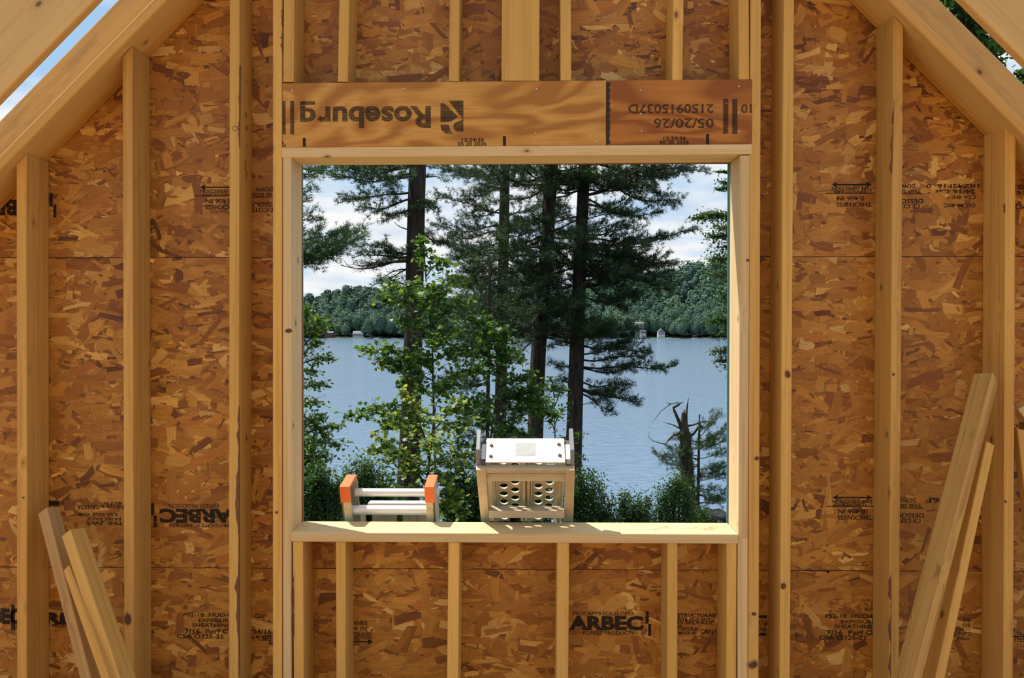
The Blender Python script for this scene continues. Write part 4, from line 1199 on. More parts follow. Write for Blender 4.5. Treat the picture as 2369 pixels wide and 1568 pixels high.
def bough(wood_s, need_s, a, b, rg, r0=0.04, droop=0.1, start=0.22, width=0.5, dens=1.0, bare=False, tone=1.0, ln=0.12):
    a, b = np.asarray(a, float), np.asarray(b, float)
    L = np.linalg.norm(b-a)
    n = max(7, int(L/0.2))
    t = np.linspace(0, 1, n)
    path = a + (b-a)*t[:, None]
    path[:, 2] += -droop*L*0.6*np.sin(t*PI*0.95) + 0.03*L*np.sin(t*7+rg.uniform(0, 6))*np.minimum(1, t*3)
    path[:, :2] += (0.03*L*np.sin(t*6+rg.uniform(0, 6))*np.minimum(1, t*3))[:, None]*rg.normal(0, 0.7, 2)
    wood_s.add(*tube(path, r0*0.75*(1-t*0.88)+0.003, 5))
    d = (b-a)/L
    sidev = np.cross(d, [0, 0, 1.0]); sidev /= np.linalg.norm(sidev)+1e-9
    m = int(L/0.052*dens*(1-start)) + 2
    pts, dirs = [], []
    width = width*1.15
    for i in range(m):
        tt = start + (1-start)*(i+rg.random())/m
        base = np.array([np.interp(tt, t, path[:, j]) for j in range(3)])
        sg = 1 if rg.random() < 0.5 else -1
        ln_t = width*(0.35+0.65*math.sin(min(1, (tt-start)/(1-start)*0.85+0.12)*PI))*rg.uniform(0.5, 1.2)
        dd = d*rg.uniform(0.2, 0.9) + sidev*sg*rg.uniform(0.3, 1.0) + np.array([0, 0, rg.uniform(-0.35, 0.55)])
        dd /= np.linalg.norm(dd)
        end = base + dd*ln_t + np.array([0, 0, 0.10*ln_t])
        mid = (base+end)/2 + rg.normal(0, 0.05*ln_t, 3)
        is_bare = bool(bare) and rg.random() < bare
        if is_bare or i % 3 == 0: wood_s.add(*tube([base, mid, end], [0.007, 0.005, 0.003], 3))
        if is_bare: continue
        k = max(3, int(ln_t/0.05))
        for q in np.linspace(0.25, 1.0, k):
            pts.append(base + (end-base)*q + rg.normal(0, 0.03, 3)); dirs.append(dd)
    needle_tufts(need_s, pts, dirs, rg, 8, ln, 0.014, tone=tone)

def pine(label, Y, track, boughs, seed, name='pine_tree', top_z=17.0, auto=0, autoz=(0, 5), autolen=(1.2, 2.6), tone=1.0, group=None, extra_top=True):
    """track: (px, py, width px) up the trunk; boughs: (py on trunk, end px, end py, dY, opts)"""
    rg = np.random.default_rng(seed)
    tr = sorted(track, key=lambda q: q[1])           # top first
    pts = [P(px, py, Y) for px, py, w in tr]; rad = [w/2*Y/F_PX for px, py, w in tr]
    top = pts[0]; low = pts[-1]
    dv = (pts[0]-pts[-1])/(pts[0].z-pts[-1].z)
    zg = float(gz(low.x, Y)) - 0.15
    path = [low + dv*(zg-low.z)*0.9 + Vector((0, 0, (zg-low.z)*0.1))] + pts[::-1] + [top + dv*(top_z*0.5-top.z*0.5), top + dv*(top_z-top.z)]
    r = [rad[-1]*1.25] + rad[::-1] + [rad[0]*0.72, 0.03]
    path = np.array([tuple(p) for p in path])
    zz = np.linspace(path[0, 2], path[-1, 2], 26)
    fine = np.stack([np.interp(zz, path[:, 2], path[:, j]) for j in range(3)], 1); rr = np.interp(zz, path[:, 2], r)
    root = empty(name, tuple(fine[0]), label=label, cat='tree', group=group)
    ws, ns = Soup(), Soup()
    ws.add(*tube(fine, rr, 14))
    at = lambda z: np.array([np.interp(z, fine[:, 2], fine[:, j]) for j in range(3)])
    for b in boughs:
        py, ex, ey, dY = b[:4]; o = dict(b[4]) if len(b) > 4 else {}
        z0 = P(0 + tr[0][0], py, Y).z
        a = at(z0)
        e = np.array(tuple(P(ex, ey, Y+dY)))
        o.setdefault('tone', tone)
        bough(ws, ns, a, e, rg, **o)
    for i in range(auto):
        z0 = rg.uniform(*autoz); az = rg.uniform(0, 2*PI); L = rg.uniform(*autolen)
        a = at(z0); e = a + np.array([math.cos(az)*L, math.sin(az)*L, rg.uniform(-0.1, 0.35)*L])
        bough(ws, ns, a, e, rg, r0=0.035, start=0.25, width=0.55, dens=0.9, tone=tone)
    if extra_top:
        for i in range(16):
            z0 = rg.uniform(6, top_z-1); az = rg.uniform(0, 2*PI); L = (top_z-z0)*0.25+0.8
            a = at(z0); e = a + np.array([math.cos(az)*L, math.sin(az)*L, 0.2*L])
            bough(ws, ns, a, e, rg, r0=0.035, start=0.3, width=0.6, dens=0.22)
    ws.obj('trunk', M_BARK, root, True)
    nd = ns.obj('needles', M_NEEDLE, root); nd['kind'] = 'stuff'
    return root
B = lambda **k: k
pine('tall dark pine left of the others with a thick bare trunk', 20.0,
     [(966, 385, 39), (962, 520, 41), (958, 700, 42), (953, 900, 44), (945, 1100, 52)],
     [(440, 792, 452, -0.4, B(width=0.5, r0=0.04)), (455, 840, 480, -1.0, B(width=0.45)), (400, 770, 405, 0.3, B(width=0.5)), (385, 712, 372, -0.3, B(width=0.55)), (380, 850, 380, -1.2, B(width=0.5)),
      (470, 885, 508, -0.6, B(width=0.4)), (395, 900, 420, -1.5, B(width=0.5)), (360, 880, 378, 0.8, B(width=0.5)), (350, 800, 385, 1.2, B(width=0.5)),
      (540, 912, 512, 0.1, B(bare=1.0, width=0.05, r0=0.03)), (590, 838, 585, -0.6, B(width=0.55, r0=0.055, start=0.15)), (585, 880, 565, -1.0, B(width=0.45, start=0.2)), (595, 850, 610, 0.4, B(width=0.45)),
      (598, 788, 613, -0.4, B(bare=0.97, width=0.4, r0=0.045)), (600, 815, 606, -0.8, B(bare=0.97, width=0.35, r0=0.035)), (612, 865, 655, -0.5, B(bare=1.0, width=0.3, r0=0.03)), (620, 830, 690, -0.4, B(bare=1.0, width=0.25, r0=0.02, droop=-0.2)),
      (660, 885, 640, -0.5, B(width=0.4)), (450, 1012, 490, -0.3, B(width=0.3)), (530, 1030, 560, -0.6, B(width=0.4)), (400, 1025, 410, 0.6, B(width=0.35, bare=0.6)), (480, 1000, 465, -0.8, B(width=0.3))], 21)
pine('slim grey pine trunk, second of the four trunks from left', 27.0,
     [(1168.5, 385, 22), (1166, 520, 24), (1163, 700, 26), (1160, 850, 27), (1158, 940, 28)],
     [(400, 1000, 388, 0.3, B(width=0.6)), (430, 1072, 452, -0.8, B(width=0.5)), (395, 1060, 400, -1.5, B(width=0.6)), (520, 1005, 522, -0.4, B(width=0.7)), (530, 1050, 545, -1.2, B(width=0.6)), (590, 1062, 580, 0.4, B(width=0.7)),
      (640, 1045, 655, -0.6, B(width=0.8)), (690, 1070, 700, -0.8, B(width=0.8)), (480, 1080, 500, 0.8, B(width=0.6)), (500, 1260, 470, -0.5, B(width=0.7)), (620, 1090, 610, -1.4, B(width=0.7)),
      (560, 1010, 560, 1.0, B(width=0.5))], 22, auto=26, autoz=(0.9, 7.5))
pine('thick dark pine, third trunk from left, forking over the water', 22.5,
     [(1275, 385, 31), (1266, 560, 32), (1254, 700, 34), (1243, 850, 36), (1239, 1000, 37)],
     [(480, 1120, 560, -1.4, B(width=0.6)), (540, 1085, 605, -1.0, B(width=0.7)), (560, 1160, 575, -2.0, B(width=0.6)), (600, 1075, 645, -0.8, B(width=0.7)), (640, 1090, 690, -1.4, B(width=0.7)), (655, 1140, 700, -2.2, B(width=0.7)),
      (500, 1180, 520, -2.5, B(width=0.6)), (430, 1120, 470, -0.6, B(width=0.5)), (400, 1130, 420, -1.0, B(width=0.5)), (720, 1178, 790, -0.3, B(bare=0.9, width=0.4, r0=0.06)), (740, 1190, 830, -0.6, B(bare=0.9, width=0.4, r0=0.05)), (850, 1180, 900, -0.2, B(bare=0.85, width=0.3, r0=0.05)),
      (520, 1340, 540, -1.8, B(width=0.6)), (600, 1360, 590, -2.0, B(width=0.6)), (660, 1330, 700, -2.0, B(width=0.6)), (420, 1350, 400, -1.5, B(width=0.6)), (560, 1240, 585, -2.6, B(width=0.6)), (650, 1220, 670, -2.6, B(width=0.6))], 23, auto=26, autoz=(1.4, 6.6), autolen=(1.2, 2.6))
pine('dark pine on the right of the four with long boughs over the lake', 22.0,
     [(1352, 385, 27), (1344, 560, 28), (1338, 700, 33), (1333, 850, 35), (1329, 990, 37)],
     [(370, 1640, 398, 0.2, B(width=0.5, r0=0.05, start=0.25)), (365, 1600, 375, -0.8, B(width=0.5)), (372, 1560, 408, 0.8, B(width=0.5)), (395, 1570, 470, -0.2, B(width=0.6, r0=0.055, start=0.35)), (410, 1530, 440, -1.0, B(width=0.5)), (470, 1530, 492, 0.3, B(width=0.5)),
      (400, 1500, 395, -0.6, B(width=0.5)), (550, 1612, 532, 0.1, B(width=0.42, r0=0.045)), (560, 1540, 545, -0.6, B(width=0.4)), (575, 1560, 600, -0.5, B(width=0.6, r0=0.06)), (560, 1555, 640, -0.8, B(width=0.65, r0=0.06)), (575, 1520, 615, 0.5, B(width=0.6)),
      (590, 1548, 668, -0.3, B(width=0.65)), (600, 1480, 690, -1.0, B(width=0.6)), (540, 1480, 520, -1.2, B(width=0.5)), (640, 1450, 715, 0.3, B(width=0.5)), (560, 1500, 570, -1.6, B(width=0.5)), (600, 1460, 620, -1.8, B(width=0.55)), (620, 1430, 640, -1.0, B(width=0.5)),
      (455, 1460, 500, -0.8, B(width=0.5)), (440, 1450, 420, -1.0, B(width=0.5)), (800, 1460, 792, -0.2, B(width=0.35, r0=0.03)), (845, 1572, 836, 0.0, B(width=0.42, r0=0.04)), (830, 1490, 815, -0.5, B(width=0.35)), (850, 1470, 850, 0.4, B(width=0.5)), (895, 1478, 925, -0.3, B(width=0.5, r0=0.05)),
      (895, 1440, 905, 0.3, B(width=0.5)), (900, 1420, 948, -0.4, B(width=0.45)), (880, 1450, 890, -0.8, B(width=0.5)), (940, 1375, 925, 0, B(bare=1.0, width=0.1, r0=0.015)),
      (790, 1275, 795, -0.4, B(width=0.35, bare=0.3)), (845, 1278, 840, -0.3, B(width=0.4)), (900, 1265, 898, -0.5, B(width=0.45)), (880, 1285, 880, 0.4, B(width=0.4)),
      (600, 1215, 615, -0.8, B(width=0.6)), (660, 1200, 640, -1.4, B(width=0.7)), (690, 1110, 715, -1.8, B(width=0.8)), (690, 1260, 720, -1.6, B(width=0.7)), (740, 1400, 745, -1.8, B(width=0.6)), (760, 1280, 750, -1.4, B(width=0.6)), (720, 1300, 700, -2.2, B(width=0.6)),
      (500, 1240, 500, -1.0, B(width=0.5)), (430, 1230, 430, -1.2, B(width=0.5)), (400, 1250, 390, -1.0, B(width=0.5))], 24, auto=34, autoz=(0.6, 6.6), autolen=(1.2, 2.6), tone=0.85)
pine('pine at the left edge of the opening reaching in green boughs', 18.0,
     [(575, 385, 40), (570, 600, 44), (565, 900, 46)],
     [(590, 836, 536, -0.5, B(width=0.6, r0=0.055, start=0.3)), (600, 820, 560, -1.0, B(width=0.6, r0=0.05, start=0.3)), (585, 800, 520, -0.2, B(width=0.6, start=0.3)), (600, 780, 590, -0.8, B(width=0.5, bare=0.35, start=0.3)), (595, 760, 570, -1.3, B(width=0.6, start=0.3)),
      (520, 735, 495, -0.4, B(width=0.4, start=0.4)), (440, 728, 432, -0.4, B(width=0.35, start=0.4)), (400, 745, 392, -0.3, B(width=0.4)), (380, 800, 386, 0.4, B(width=0.4)), (690, 790, 684, 0, B(bare=1.0, width=0.12, r0=0.018)), (470, 718, 465, 0, B(bare=0.5, width=0.2))], 25, tone=1.7)  # raised tone paints these boughs as lit
pine('thin young pine with wispy needles behind the maple leaves', 17.5,
     [(1133, 640, 7), (1130, 800, 8), (1128, 1000, 9)],
     [(700, 1085, 690, 0.2, B(width=0.35, r0=0.015)), (760, 1070, 770, 0.2, B(width=0.4, r0=0.015)), (820, 1190, 830, 0.3, B(width=0.4, r0=0.015)), (880, 1075, 895, 0.3, B(width=0.4, r0=0.015)), (930, 1195, 960, 0.4, B(width=0.4, r0=0.015)), (990, 1070, 1010, 0.3, B(width=0.4, r0=0.015)), (1010, 1210, 1030, 0.2, B(width=0.5, r0=0.015)), (940, 1090, 960, -0.4, B(width=0.4, r0=0.015))],
     26, 'young_pine', top_z=3.2, auto=18, autoz=(-3.0, 2.0), autolen=(0.5, 1.3), tone=0.75, extra_top=False)
pine('thin young pine with a straight black stem beside the broken snag', 30.0,
     [(1618, 985, 4), (1616, 1080, 6), (1615, 1165, 7)],
     [(1010, 1668, 955, 0.2, B(width=0.4, r0=0.02)), (1030, 1685, 985, -0.3, B(width=0.4, r0=0.02)), (1060, 1690, 1040, 0.1, B(width=0.45, r0=0.02)), (1085, 1680, 1075, -0.4, B(width=0.45, r0=0.02)), (1110, 1690, 1090, 0.3, B(width=0.4, r0=0.02)),
      (1060, 1515, 1045, -0.2, B(width=0.4, r0=0.02)), (1055, 1545, 1030, -0.5, B(width=0.4, r0=0.02)), (1075, 1530, 1065, 0.4, B(width=0.4, r0=0.02)), (1020, 1560, 1012, 0.2, B(width=0.35, r0=0.02)), (1130, 1680, 1130, 0.2, B(width=0.4, r0=0.02)), (1000, 1640, 975, -0.6, B(width=0.4, r0=0.02))],
     27, 'young_pine', top_z=-1.6, auto=14, autoz=(-5.2, -2.4), autolen=(0.6, 1.3), tone=1.1, extra_top=False)

# broken snag
def snag():
    Y = 30.0
    rg = np.random.default_rng(31)
    tr = [(1602, 1180, 40), (1592, 1120, 30), (1588, 1060, 27), (1585, 1010, 25), (1583, 990, 20), (1581, 972, 12), (1581, 954, 8)]
    pth = np.array([tuple(P(a, b, Y)) for a, b, w in tr]); r = np.array([w/2*Y/F_PX for a, b, w in tr])
    b0 = pth[0].copy(); b0[2] = float(gz(b0[0], Y))-0.2
    pth = np.concatenate([[b0], pth]); r = np.concatenate([[r[0]*1.2], r])
    root = empty('broken_snag', tuple(b0), label='broken dead tree trunk with two jagged prongs at the water', cat='tree')
    s = Soup(); s.add(*tube(pth, r, 10))
    def limb(pl, rr):
        s.add(*tube([tuple(P(a, b, Y+(c if len(q) > 2 else 0))) for q in pl for a, b, c in [(q[0], q[1], q[2] if len(q) > 2 else 0)]], rr, 6))
    limb([(1587, 985), (1588, 958), (1590, 938), (1593, 920)], [0.07, 0.045, 0.03, 0.008])
    limb([(1577, 990), (1568, 968), (1560, 950), (1558, 943), (1572, 935), (1568, 931), (1552, 934), (1530, 950), (1515, 970), (1508, 977)], [0.09, 0.065, 0.055, 0.05, 0.04, 0.03, 0.02, 0.014, 0.009, 0.005])
    limb([(1572, 933), (1582, 930)], [0.03, 0.006]); limb([(1552, 934), (1540, 931)], [0.02, 0.005])
    limb([(1578, 1000), (1558, 1006), (1546, 1018), (1540, 1028), (1510, 1020), (1500, 1010), (1503, 998)], [0.06, 0.04, 0.03, 0.025, 0.015, 0.01, 0.004])
    limb([(1575, 992), (1556, 982), (1532, 976)], [0.04, 0.025, 0.006]); limb([(1590, 985), (1602, 983), (1625, 976), (1655, 974)], [0.05, 0.035, 0.025, 0.006])
    limb([(1592, 1010), (1604, 1004), (1616, 988), (1622, 983)], [0.07, 0.05, 0.04, 0.01])
    limb([(1584, 952), (1583, 946), (1580, 968)], [0.05, 0.01, 0.05])
    s.obj('trunk', M_DEAD, root, True)
    # small green shoots on the upper trunk
    ns = Soup(); n = 500
    z = rg.uniform(pth[2, 2], pth[4, 2]+0.2, n); c = np.stack([np.interp(z, pth[:, 2], pth[:, j]) for j in range(3)], 1)
    d = unit(n, rg); c[:, :2] += d[:, :2]*0.24
    needle_tufts(ns, c, d, rg, 7, 0.12, 0.012, 1.3)
    nd = ns.obj('shoots', M_NEEDLE, root); nd['kind'] = 'stuff'
snag()

# ------------------------------------------------------------------ broad-leaved plants
MAPLE = np.array([(0, -0.5), (0.16, -0.40), (0.42, -0.36), (0.34, -0.16), (0.56, 0.10), (0.26, 0.12), (0.16, 0.30), (0, 0.58), (-0.16, 0.30), (-0.26, 0.12), (-0.56, 0.10), (-0.34, -0.16), (-0.42, -0.36), (-0.16, -0.40)])
OVAL = np.array([(0, -0.5), (0.26, -0.15), (0.22, 0.2), (0, 0.55), (-0.22, 0.2), (-0.26, -0.15)])
def leaves(soup, pts, rg, size, shape, cols, up=0.9, bright=None):
    pts = np.asarray(pts); n = len(pts)
    if n == 0: return
    nn = rg.normal(0, 0.55, (n, 3)) + np.array([0, 0, up]); nn /= np.linalg.norm(nn, axis=1, keepdims=True)
    a = np.cross(nn, unit(n, rg)); a /= np.linalg.norm(a, axis=1, keepdims=True)+1e-9
    b = np.cross(nn, a)
    sz = rg.uniform(0.65, 1.15, (n, 1, 1))*size
    k = len(shape)
    V = pts[:, None, :] + (a[:, None, :]*shape[None, :, 0:1] + b[:, None, :]*shape[None, :, 1:2])*sz
    V -= nn[:, None, :]*(shape[None, :, 0:1]**2)*sz*rg.uniform(0.1, 0.5, (n, 1, 1))
    c = np.array(cols)[rg.integers(0, len(cols), n)]*rg.uniform(0.75, 1.3, (n, 1))
    if bright is not None: c = c*bright[:, None]
    soup.add(V.reshape(-1, 3), np.arange(n*k).reshape(-1, k), color=np.repeat(c, k, axis=0))

def spray(ws, pts_out, a, b, rg, r0, width, per_m, droop=0.08, start=0.25, twig=True):
    a, b = np.asarray(a, float), np.asarray(b, float); L = np.linalg.norm(b-a)
    n = max(5, int(L/0.15)); t = np.linspace(0, 1, n)
    path = a + (b-a)*t[:, None]; path[:, 2] += droop*L*np.sin(t*PI) ; path += rg.normal(0, 0.012*L, (n, 3))*np.minimum(1, t*3)[:, None]
    ws.add(*tube(path, r0*(1-0.85*t)+0.0025, 5))
    m = int(L*per_m)
    for i in range(m):
        tt = start + (1-start)*rg.random()
        base = np.array([np.interp(tt, t, path[:, j]) for j in range(3)])
        off = rg.normal(0, 1, 3)*np.array([1, 1, 0.62])*width*rg.uniform(0.2, 0.75)*(1.15-0.65*tt)
        if twig and i % 5 == 0: ws.add(*tube([base, base+off*0.5+np.array([0, 0, 0.01]), base+off], [0.004, 0.003, 0.002], 3))
        pts_out.append(base+off)

def leafy(name, label, cat, Y, stem, sprays, seed, size, shape, cols, per_m=70, group=None, mat=M_LEAF, stem_r=0.03, up=0.9):
    """stem: list of (px, py); sprays: (start px, py, end px, py, dY, width)"""
    rg = np.random.default_rng(seed)
    pl = [np.array(tuple(P(a, b, Y))) for a, b in stem]
    base = pl[0].copy(); base[2] = float(gz(base[0], Y)) - 0.1
    root = empty(name, tuple(base), label=label, cat=cat, group=group)
    ws, ls = Soup(), Soup()
    path = np.array([base]+pl); ws.add(*tube(path, np.linspace(stem_r, stem_r*0.25, len(path)), 7))
    pts = []
    for s in sprays:
        a = np.array(tuple(P(s[0], s[1], Y))); b = np.array(tuple(P(s[2], s[3], Y+s[4])))
        w = s[5] if len(s) > 5 else 0.3
        spray(ws, pts, a, b, rg, stem_r*0.4, w, per_m*1.9*(s[6] if len(s) > 6 else 1.0))
    leaves(ls, pts, rg, size, shape, cols, up)
    ws.obj('stem', M_TWIG, root, True)
    lf = ls.obj('leaves', mat, root); lf['kind'] = 'stuff'
    return root
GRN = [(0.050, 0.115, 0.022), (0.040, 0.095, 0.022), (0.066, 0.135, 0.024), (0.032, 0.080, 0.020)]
LIT_YEL = [(0.18, 0.24, 0.04), (0.13, 0.20, 0.034), (0.23, 0.26, 0.075)]  # yellow-green of sunlit leaves put into the leaf colour
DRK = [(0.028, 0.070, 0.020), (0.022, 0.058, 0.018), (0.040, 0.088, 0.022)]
leafy('maple_sapling', 'tall maple sapling standing before the left pine trunk', 'tree', 14.0, [(1010, 1200), (1005, 1000), (1000, 800), (985, 640), (980, 560)],
      [(985, 640, 975, 548, 0, .22), (985, 640, 1030, 600, -0.2, .3), (990, 700, 1060, 640, 0.2, .4), (990, 700, 900, 660, -.3, .4), (990, 720, 880, 690, .2, .4), (995, 760, 1080, 690, -.3, .45), (995, 780, 930, 740, -.4, .4), (995, 780, 1060, 760, .3, .45),
       (1000, 840, 835, 812, -.2, .32), (1000, 850, 870, 840, .1, .35), (1000, 840, 1100, 800, -.4, .45), (1000, 880, 900, 850, .3, .3), (1002, 900, 1110, 850, .2, .5), (1002, 920, 930, 880, -.5, .4), (1003, 960, 800, 965, -.2, .38), (1003, 980, 880, 990, -.4, .4),
       (1004, 980, 1100, 930, -.3, .45), (1003, 720, 1010, 660, -.5, .4), (1000, 800, 1020, 790, -.7, .4), (1003, 900, 1040, 900, -.6, .45), (1003, 760, 960, 650, 0.4, 0.4), (1000, 860, 960, 820, -0.6, 0.35)], 41, 0.105, MAPLE, GRN+[LIT_YEL[1]], 88)
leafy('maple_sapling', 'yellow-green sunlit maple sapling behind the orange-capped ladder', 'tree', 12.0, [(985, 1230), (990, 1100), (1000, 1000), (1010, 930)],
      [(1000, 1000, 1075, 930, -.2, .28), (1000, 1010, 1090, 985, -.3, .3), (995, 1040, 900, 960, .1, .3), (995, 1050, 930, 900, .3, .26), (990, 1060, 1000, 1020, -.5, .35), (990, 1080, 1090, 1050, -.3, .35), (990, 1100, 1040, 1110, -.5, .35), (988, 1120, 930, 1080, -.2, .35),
       (988, 1150, 1060, 1150, -.4, .35), (988, 1160, 1080, 1190, -.2, .3), (988, 1150, 940, 1130, .2, .3), (986, 1190, 1040, 1180, -.4, .35), (988, 1130, 870, 1010, .3, .3), (990, 1100, 860, 1040, .2, .32)], 42, 0.090, MAPLE, LIT_YEL+GRN[:2], 100)
leafy('maple_sapling', 'green maple sapling spreading before the third pine trunk', 'tree', 15.0, [(1120, 1230), (1130, 1050), (1150, 900), (1160, 800)],
      [(1150, 900, 1170, 760, -.2, .35), (1150, 900, 1230, 870, -.3, .4), (1145, 930, 1260, 930, -.2, .4), (1145, 950, 1290, 965, .1, .35), (1150, 860, 1100, 790, .2, .45), (1150, 870, 1085, 860, -.2, .5), (1140, 960, 1060, 920, -.2, .45), (1140, 1000, 1220, 1010, -.3, .5), (1135, 1040, 1060, 1030, .2, .45), (1135, 1050, 1200, 1060, -.2, .5),
       (1150, 860, 1200, 820, .3, .4), (1140, 980, 1110, 960, -.6, .5), (1135, 1080, 1120, 1100, -.5, .6), (1135, 1110, 1200, 1130, .2, .6), (1150, 820, 1130, 760, .4, .4), (1145, 940, 1240, 900, -.5, .35), (1160, 800, 1090, 730, 0.2, 0.4), (1150, 830, 1050, 820, 0.3, 0.45)], 43, 0.105, MAPLE, GRN, 96)
leafy('heart_leaf_sapling', 'sparse sapling with small round leaves between two pine trunks', 'shrub', 16.5, [(1290, 1180), (1285, 1050), (1282, 920)],
      [(1282, 920, 1275, 870, 0, .22), (1283, 940, 1305, 890, 0, .22), (1284, 980, 1310, 940, -.1, .25), (1285, 1000, 1265, 960, 0, .25), (1285, 1030, 1310, 1010, .1, .25), (1285, 1050, 1345, 1000, .1, .22), (1286, 1080, 1350, 1060, 0, .3), (1286, 1060, 1262, 1030, .1, .3), (1287, 1120, 1380, 1100, -.1, .35)], 44, 0.085, OVAL, GRN, 60)
leafy('alder_shrub', 'light green shrub at the left edge of the opening', 'shrub', 9.0, [(690, 1210), (694, 1000), (700, 800), (708, 725)],
      [(705, 760, 712, 705, 0, .10), (703, 780, 745, 735, -.1, .15), (702, 800, 760, 750, .1, .15), (702, 820, 740, 790, -.1, .17), (700, 840, 770, 830, .1, .13), (700, 860, 730, 860, 0, .16), (698, 900, 752, 890, 0, .14), (697, 940, 740, 930, .1, .14), (696, 960, 758, 1010, 0, .16), (695, 1000, 750, 960, .1, .15), (695, 1010, 790, 985, .2, .13), (694, 1030, 790, 1030, .1, .18), (693, 1060, 760, 1060, -.1, .2),
       (700, 820, 690, 780, 0, .15), (698, 900, 690, 860, 0, .15), (696, 960, 690, 930, .1, .15), (705, 770, 692, 730, 0.1, 0.12)], 45, 0.060, OVAL, [(0.09, 0.16, 0.025), (0.065, 0.13, 0.025), (0.05, 0.105, 0.025)], 200, stem_r=0.018)

def bush(name, label, Y, px0, px1, py0, py1, seed, size, cols, n, shape=OVAL, deep=None, up=0.7):
    rg = np.random.default_rng(seed)
    a, b = P(px0, py1, Y), P(px1, py0, Y)
    c = np.array([(a.x+b.x)/2, Y, 0]); rx = (b.x-a.x)/2; ry = deep or rx*0.7
    zg = float(gz(c[0], Y)); ztop = b.z
    root = empty(name, (c[0], Y, zg-0.05), label=label, cat='shrub')
    ws, ls = Soup(), Soup()
    zlow = P(px0, py1+35, Y).z
    H = ztop-zlow
    pts = []
    ntip = max(30, int(n/90))
    for i in range(ntip):
        d = unit(1, rg)[0]; d[2] = abs(d[2])*1.2-0.25
        rr = rg.uniform(0.55, 1.0)
        tip = np.array([c[0]+d[0]*rx*rr, c[1]+d[1]*ry*rr, zlow+H*0.40+d[2]*H*0.60*rr])
        tip[2] = min(tip[2], ztop-rg.uniform(0, 0.06)*H)
        b0 = np.array([c[0]+rg.uniform(-.2, .2)*rx, c[1]+rg.uniform(-.2, .2)*ry, zg])
        mid = (b0+tip)/2 + np.array([0, 0, 0.2*(tip[2]-zg)]) + rg.normal(0, 0.05*H, 3)
        tt = np.linspace(0, 1, 7)[:, None]
        path = b0*(1-tt)**2 + 2*mid*tt*(1-tt) + tip*tt**2
        ws.add(*tube(path, np.linspace(0.016, 0.003, 7), 4))
        k = int(n/ntip)
        t_ = 1 - np.abs(rg.normal(0, 0.10, k)); t_ = np.clip(t_, 0.3, 1.02)[:, None]
        q = b0*(1-t_)**2 + 2*mid*t_*(1-t_) + tip*t_**2 + rg.normal(0, 1, (k, 3))*np.array([0.17*rx, 0.17*ry, 0.085*H])*rg.uniform(0.3, 1, (k, 1))
        pts.append(q)
    leaves(ls, np.concatenate(pts), rg, size, shape, cols, up)
    ws.obj('stems', M_TWIG, root, True)
    lf = ls.obj('leaves', M_LEAF, root); lf['kind'] = 'stuff'
    return root
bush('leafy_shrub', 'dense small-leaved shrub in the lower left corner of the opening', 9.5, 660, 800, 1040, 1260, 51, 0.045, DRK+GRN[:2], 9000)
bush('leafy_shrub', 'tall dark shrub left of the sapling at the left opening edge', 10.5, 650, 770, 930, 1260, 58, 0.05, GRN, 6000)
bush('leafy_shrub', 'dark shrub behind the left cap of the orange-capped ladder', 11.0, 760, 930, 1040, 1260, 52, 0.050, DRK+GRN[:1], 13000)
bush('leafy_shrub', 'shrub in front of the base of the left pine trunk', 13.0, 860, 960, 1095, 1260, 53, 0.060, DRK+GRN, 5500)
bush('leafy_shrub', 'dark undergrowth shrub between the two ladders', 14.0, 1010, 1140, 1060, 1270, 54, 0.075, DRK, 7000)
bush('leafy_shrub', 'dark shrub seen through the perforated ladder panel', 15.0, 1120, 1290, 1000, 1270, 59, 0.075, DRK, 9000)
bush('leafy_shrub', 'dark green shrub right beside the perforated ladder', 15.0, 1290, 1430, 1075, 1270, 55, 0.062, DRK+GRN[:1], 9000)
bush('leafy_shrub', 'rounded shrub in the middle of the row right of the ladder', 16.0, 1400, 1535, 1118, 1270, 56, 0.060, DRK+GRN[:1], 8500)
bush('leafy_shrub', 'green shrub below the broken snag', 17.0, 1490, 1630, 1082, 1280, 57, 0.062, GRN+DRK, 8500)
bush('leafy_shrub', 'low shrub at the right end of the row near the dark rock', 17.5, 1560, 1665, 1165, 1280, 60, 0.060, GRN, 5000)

# tree at the right edge of the opening
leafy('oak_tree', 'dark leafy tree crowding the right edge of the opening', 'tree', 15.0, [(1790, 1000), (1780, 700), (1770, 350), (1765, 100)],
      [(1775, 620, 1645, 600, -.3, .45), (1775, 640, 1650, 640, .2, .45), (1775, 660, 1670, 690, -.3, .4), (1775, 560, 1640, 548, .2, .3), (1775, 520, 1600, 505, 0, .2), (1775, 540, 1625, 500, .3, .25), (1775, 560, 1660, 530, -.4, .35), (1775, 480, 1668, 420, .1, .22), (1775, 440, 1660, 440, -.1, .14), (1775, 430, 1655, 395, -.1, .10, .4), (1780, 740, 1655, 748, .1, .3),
       (1780, 760, 1640, 745, -.2, .25), (1780, 790, 1670, 775, .2, .35), (1780, 820, 1655, 815, -.1, .28), (1782, 850, 1660, 835, .1, .25), (1780, 700, 1680, 720, -.2, .4), (1775, 600, 1670, 570, 0, .5), (1775, 640, 1680, 650, -.5, .45), (1782, 840, 1685, 850, 0.2, 0.3)], 46, 0.062, OVAL, DRK, 300, stem_r=0.16)
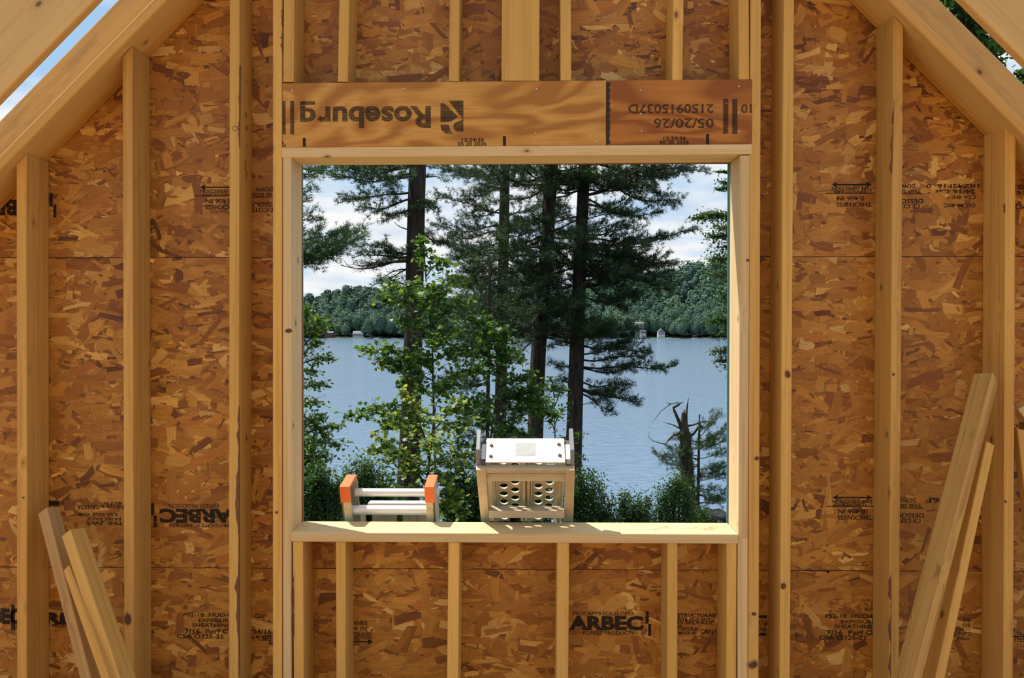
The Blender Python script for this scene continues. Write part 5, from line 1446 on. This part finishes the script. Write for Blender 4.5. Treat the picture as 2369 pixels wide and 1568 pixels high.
# tree above the right slope, seen through the gap between rafters, and another lower down
def broad_tree(label, Y, px, py, r, n, seed, size, cols, h_base):
    rg = np.random.default_rng(seed)
    c = np.array(tuple(P(px, py, Y)))
    zb = float(gz(c[0], Y))-0.1
    root = empty('leafy_tree', (c[0], Y, zb), label=label, cat='tree')
    ws, ls = Soup(), Soup(); pts = []
    ws.add(*tube([(c[0], Y, zb), (c[0]+0.1, Y, (zb+c[2])/2), (c[0], Y, c[2]-r*0.5), (c[0], Y, c[2]+r*0.4)], [0.22, 0.18, 0.14, 0.05], 8))
    for i in range(34):
        d = unit(1, rg)[0]; e = c + d*r*rg.uniform(0.7, 1.0)
        spray(ws, pts, c+np.array([0, 0, -r*0.3+d[2]*r*0.4]), e, rg, 0.04, r*0.28, n/34/(r*0.9), start=0.3)
    leaves(ls, pts, rg, size, OVAL, cols, 0.6)
    ws.obj('trunk', M_BARK, root, True); lf = ls.obj('leaves', M_LEAF, root); lf['kind'] = 'stuff'
broad_tree('leafy oak seen through the gap between the right rafters', 16.0, 2235, 20, 1.55, 5200, 61, 0.17, GRN+DRK, 0)
broad_tree('dark leafy tree just showing at the lower end of the right rafter gap', 19.0, 2400, 200, 0.75, 1700, 62, 0.17, DRK, 0)

# rock at the water
def rock():
    rg = np.random.default_rng(71); c = P(1655, 1215, 24.0)
    bm = bmesh.new(); bmesh.ops.create_icosphere(bm, subdivisions=4, radius=1.0)
    ph = rg.uniform(0, 6, 12)
    for v in bm.verts:
        d = v.co.copy(); k = 1 + 0.16*math.sin(d.x*4+ph[0])*math.cos(d.y*5+ph[1]) + 0.09*math.sin(d.x*11+ph[2]+d.z*7) + 0.05*math.sin(d.y*19+d.x*13+ph[3])
        v.co = Vector((d.x*0.62*k, d.y*0.8*k, d.z*0.42*k))
    m_ = mat_bark('dark_wet_stone', (0.006, 0.007, 0.008), (0.032, 0.034, 0.036), 9)
    zb = float(gz(c.x, 24.0))
    o = bm_obj('shore_rock', bm, m_, None, False, Matrix.Translation((c.x, 24.0, c.z)) @ Matrix.Diagonal((1.2, 1.2, 1.0, 1.0)))
    tag(o, 'dark grey rock at the lower right corner of the opening', 'rock')
rock()
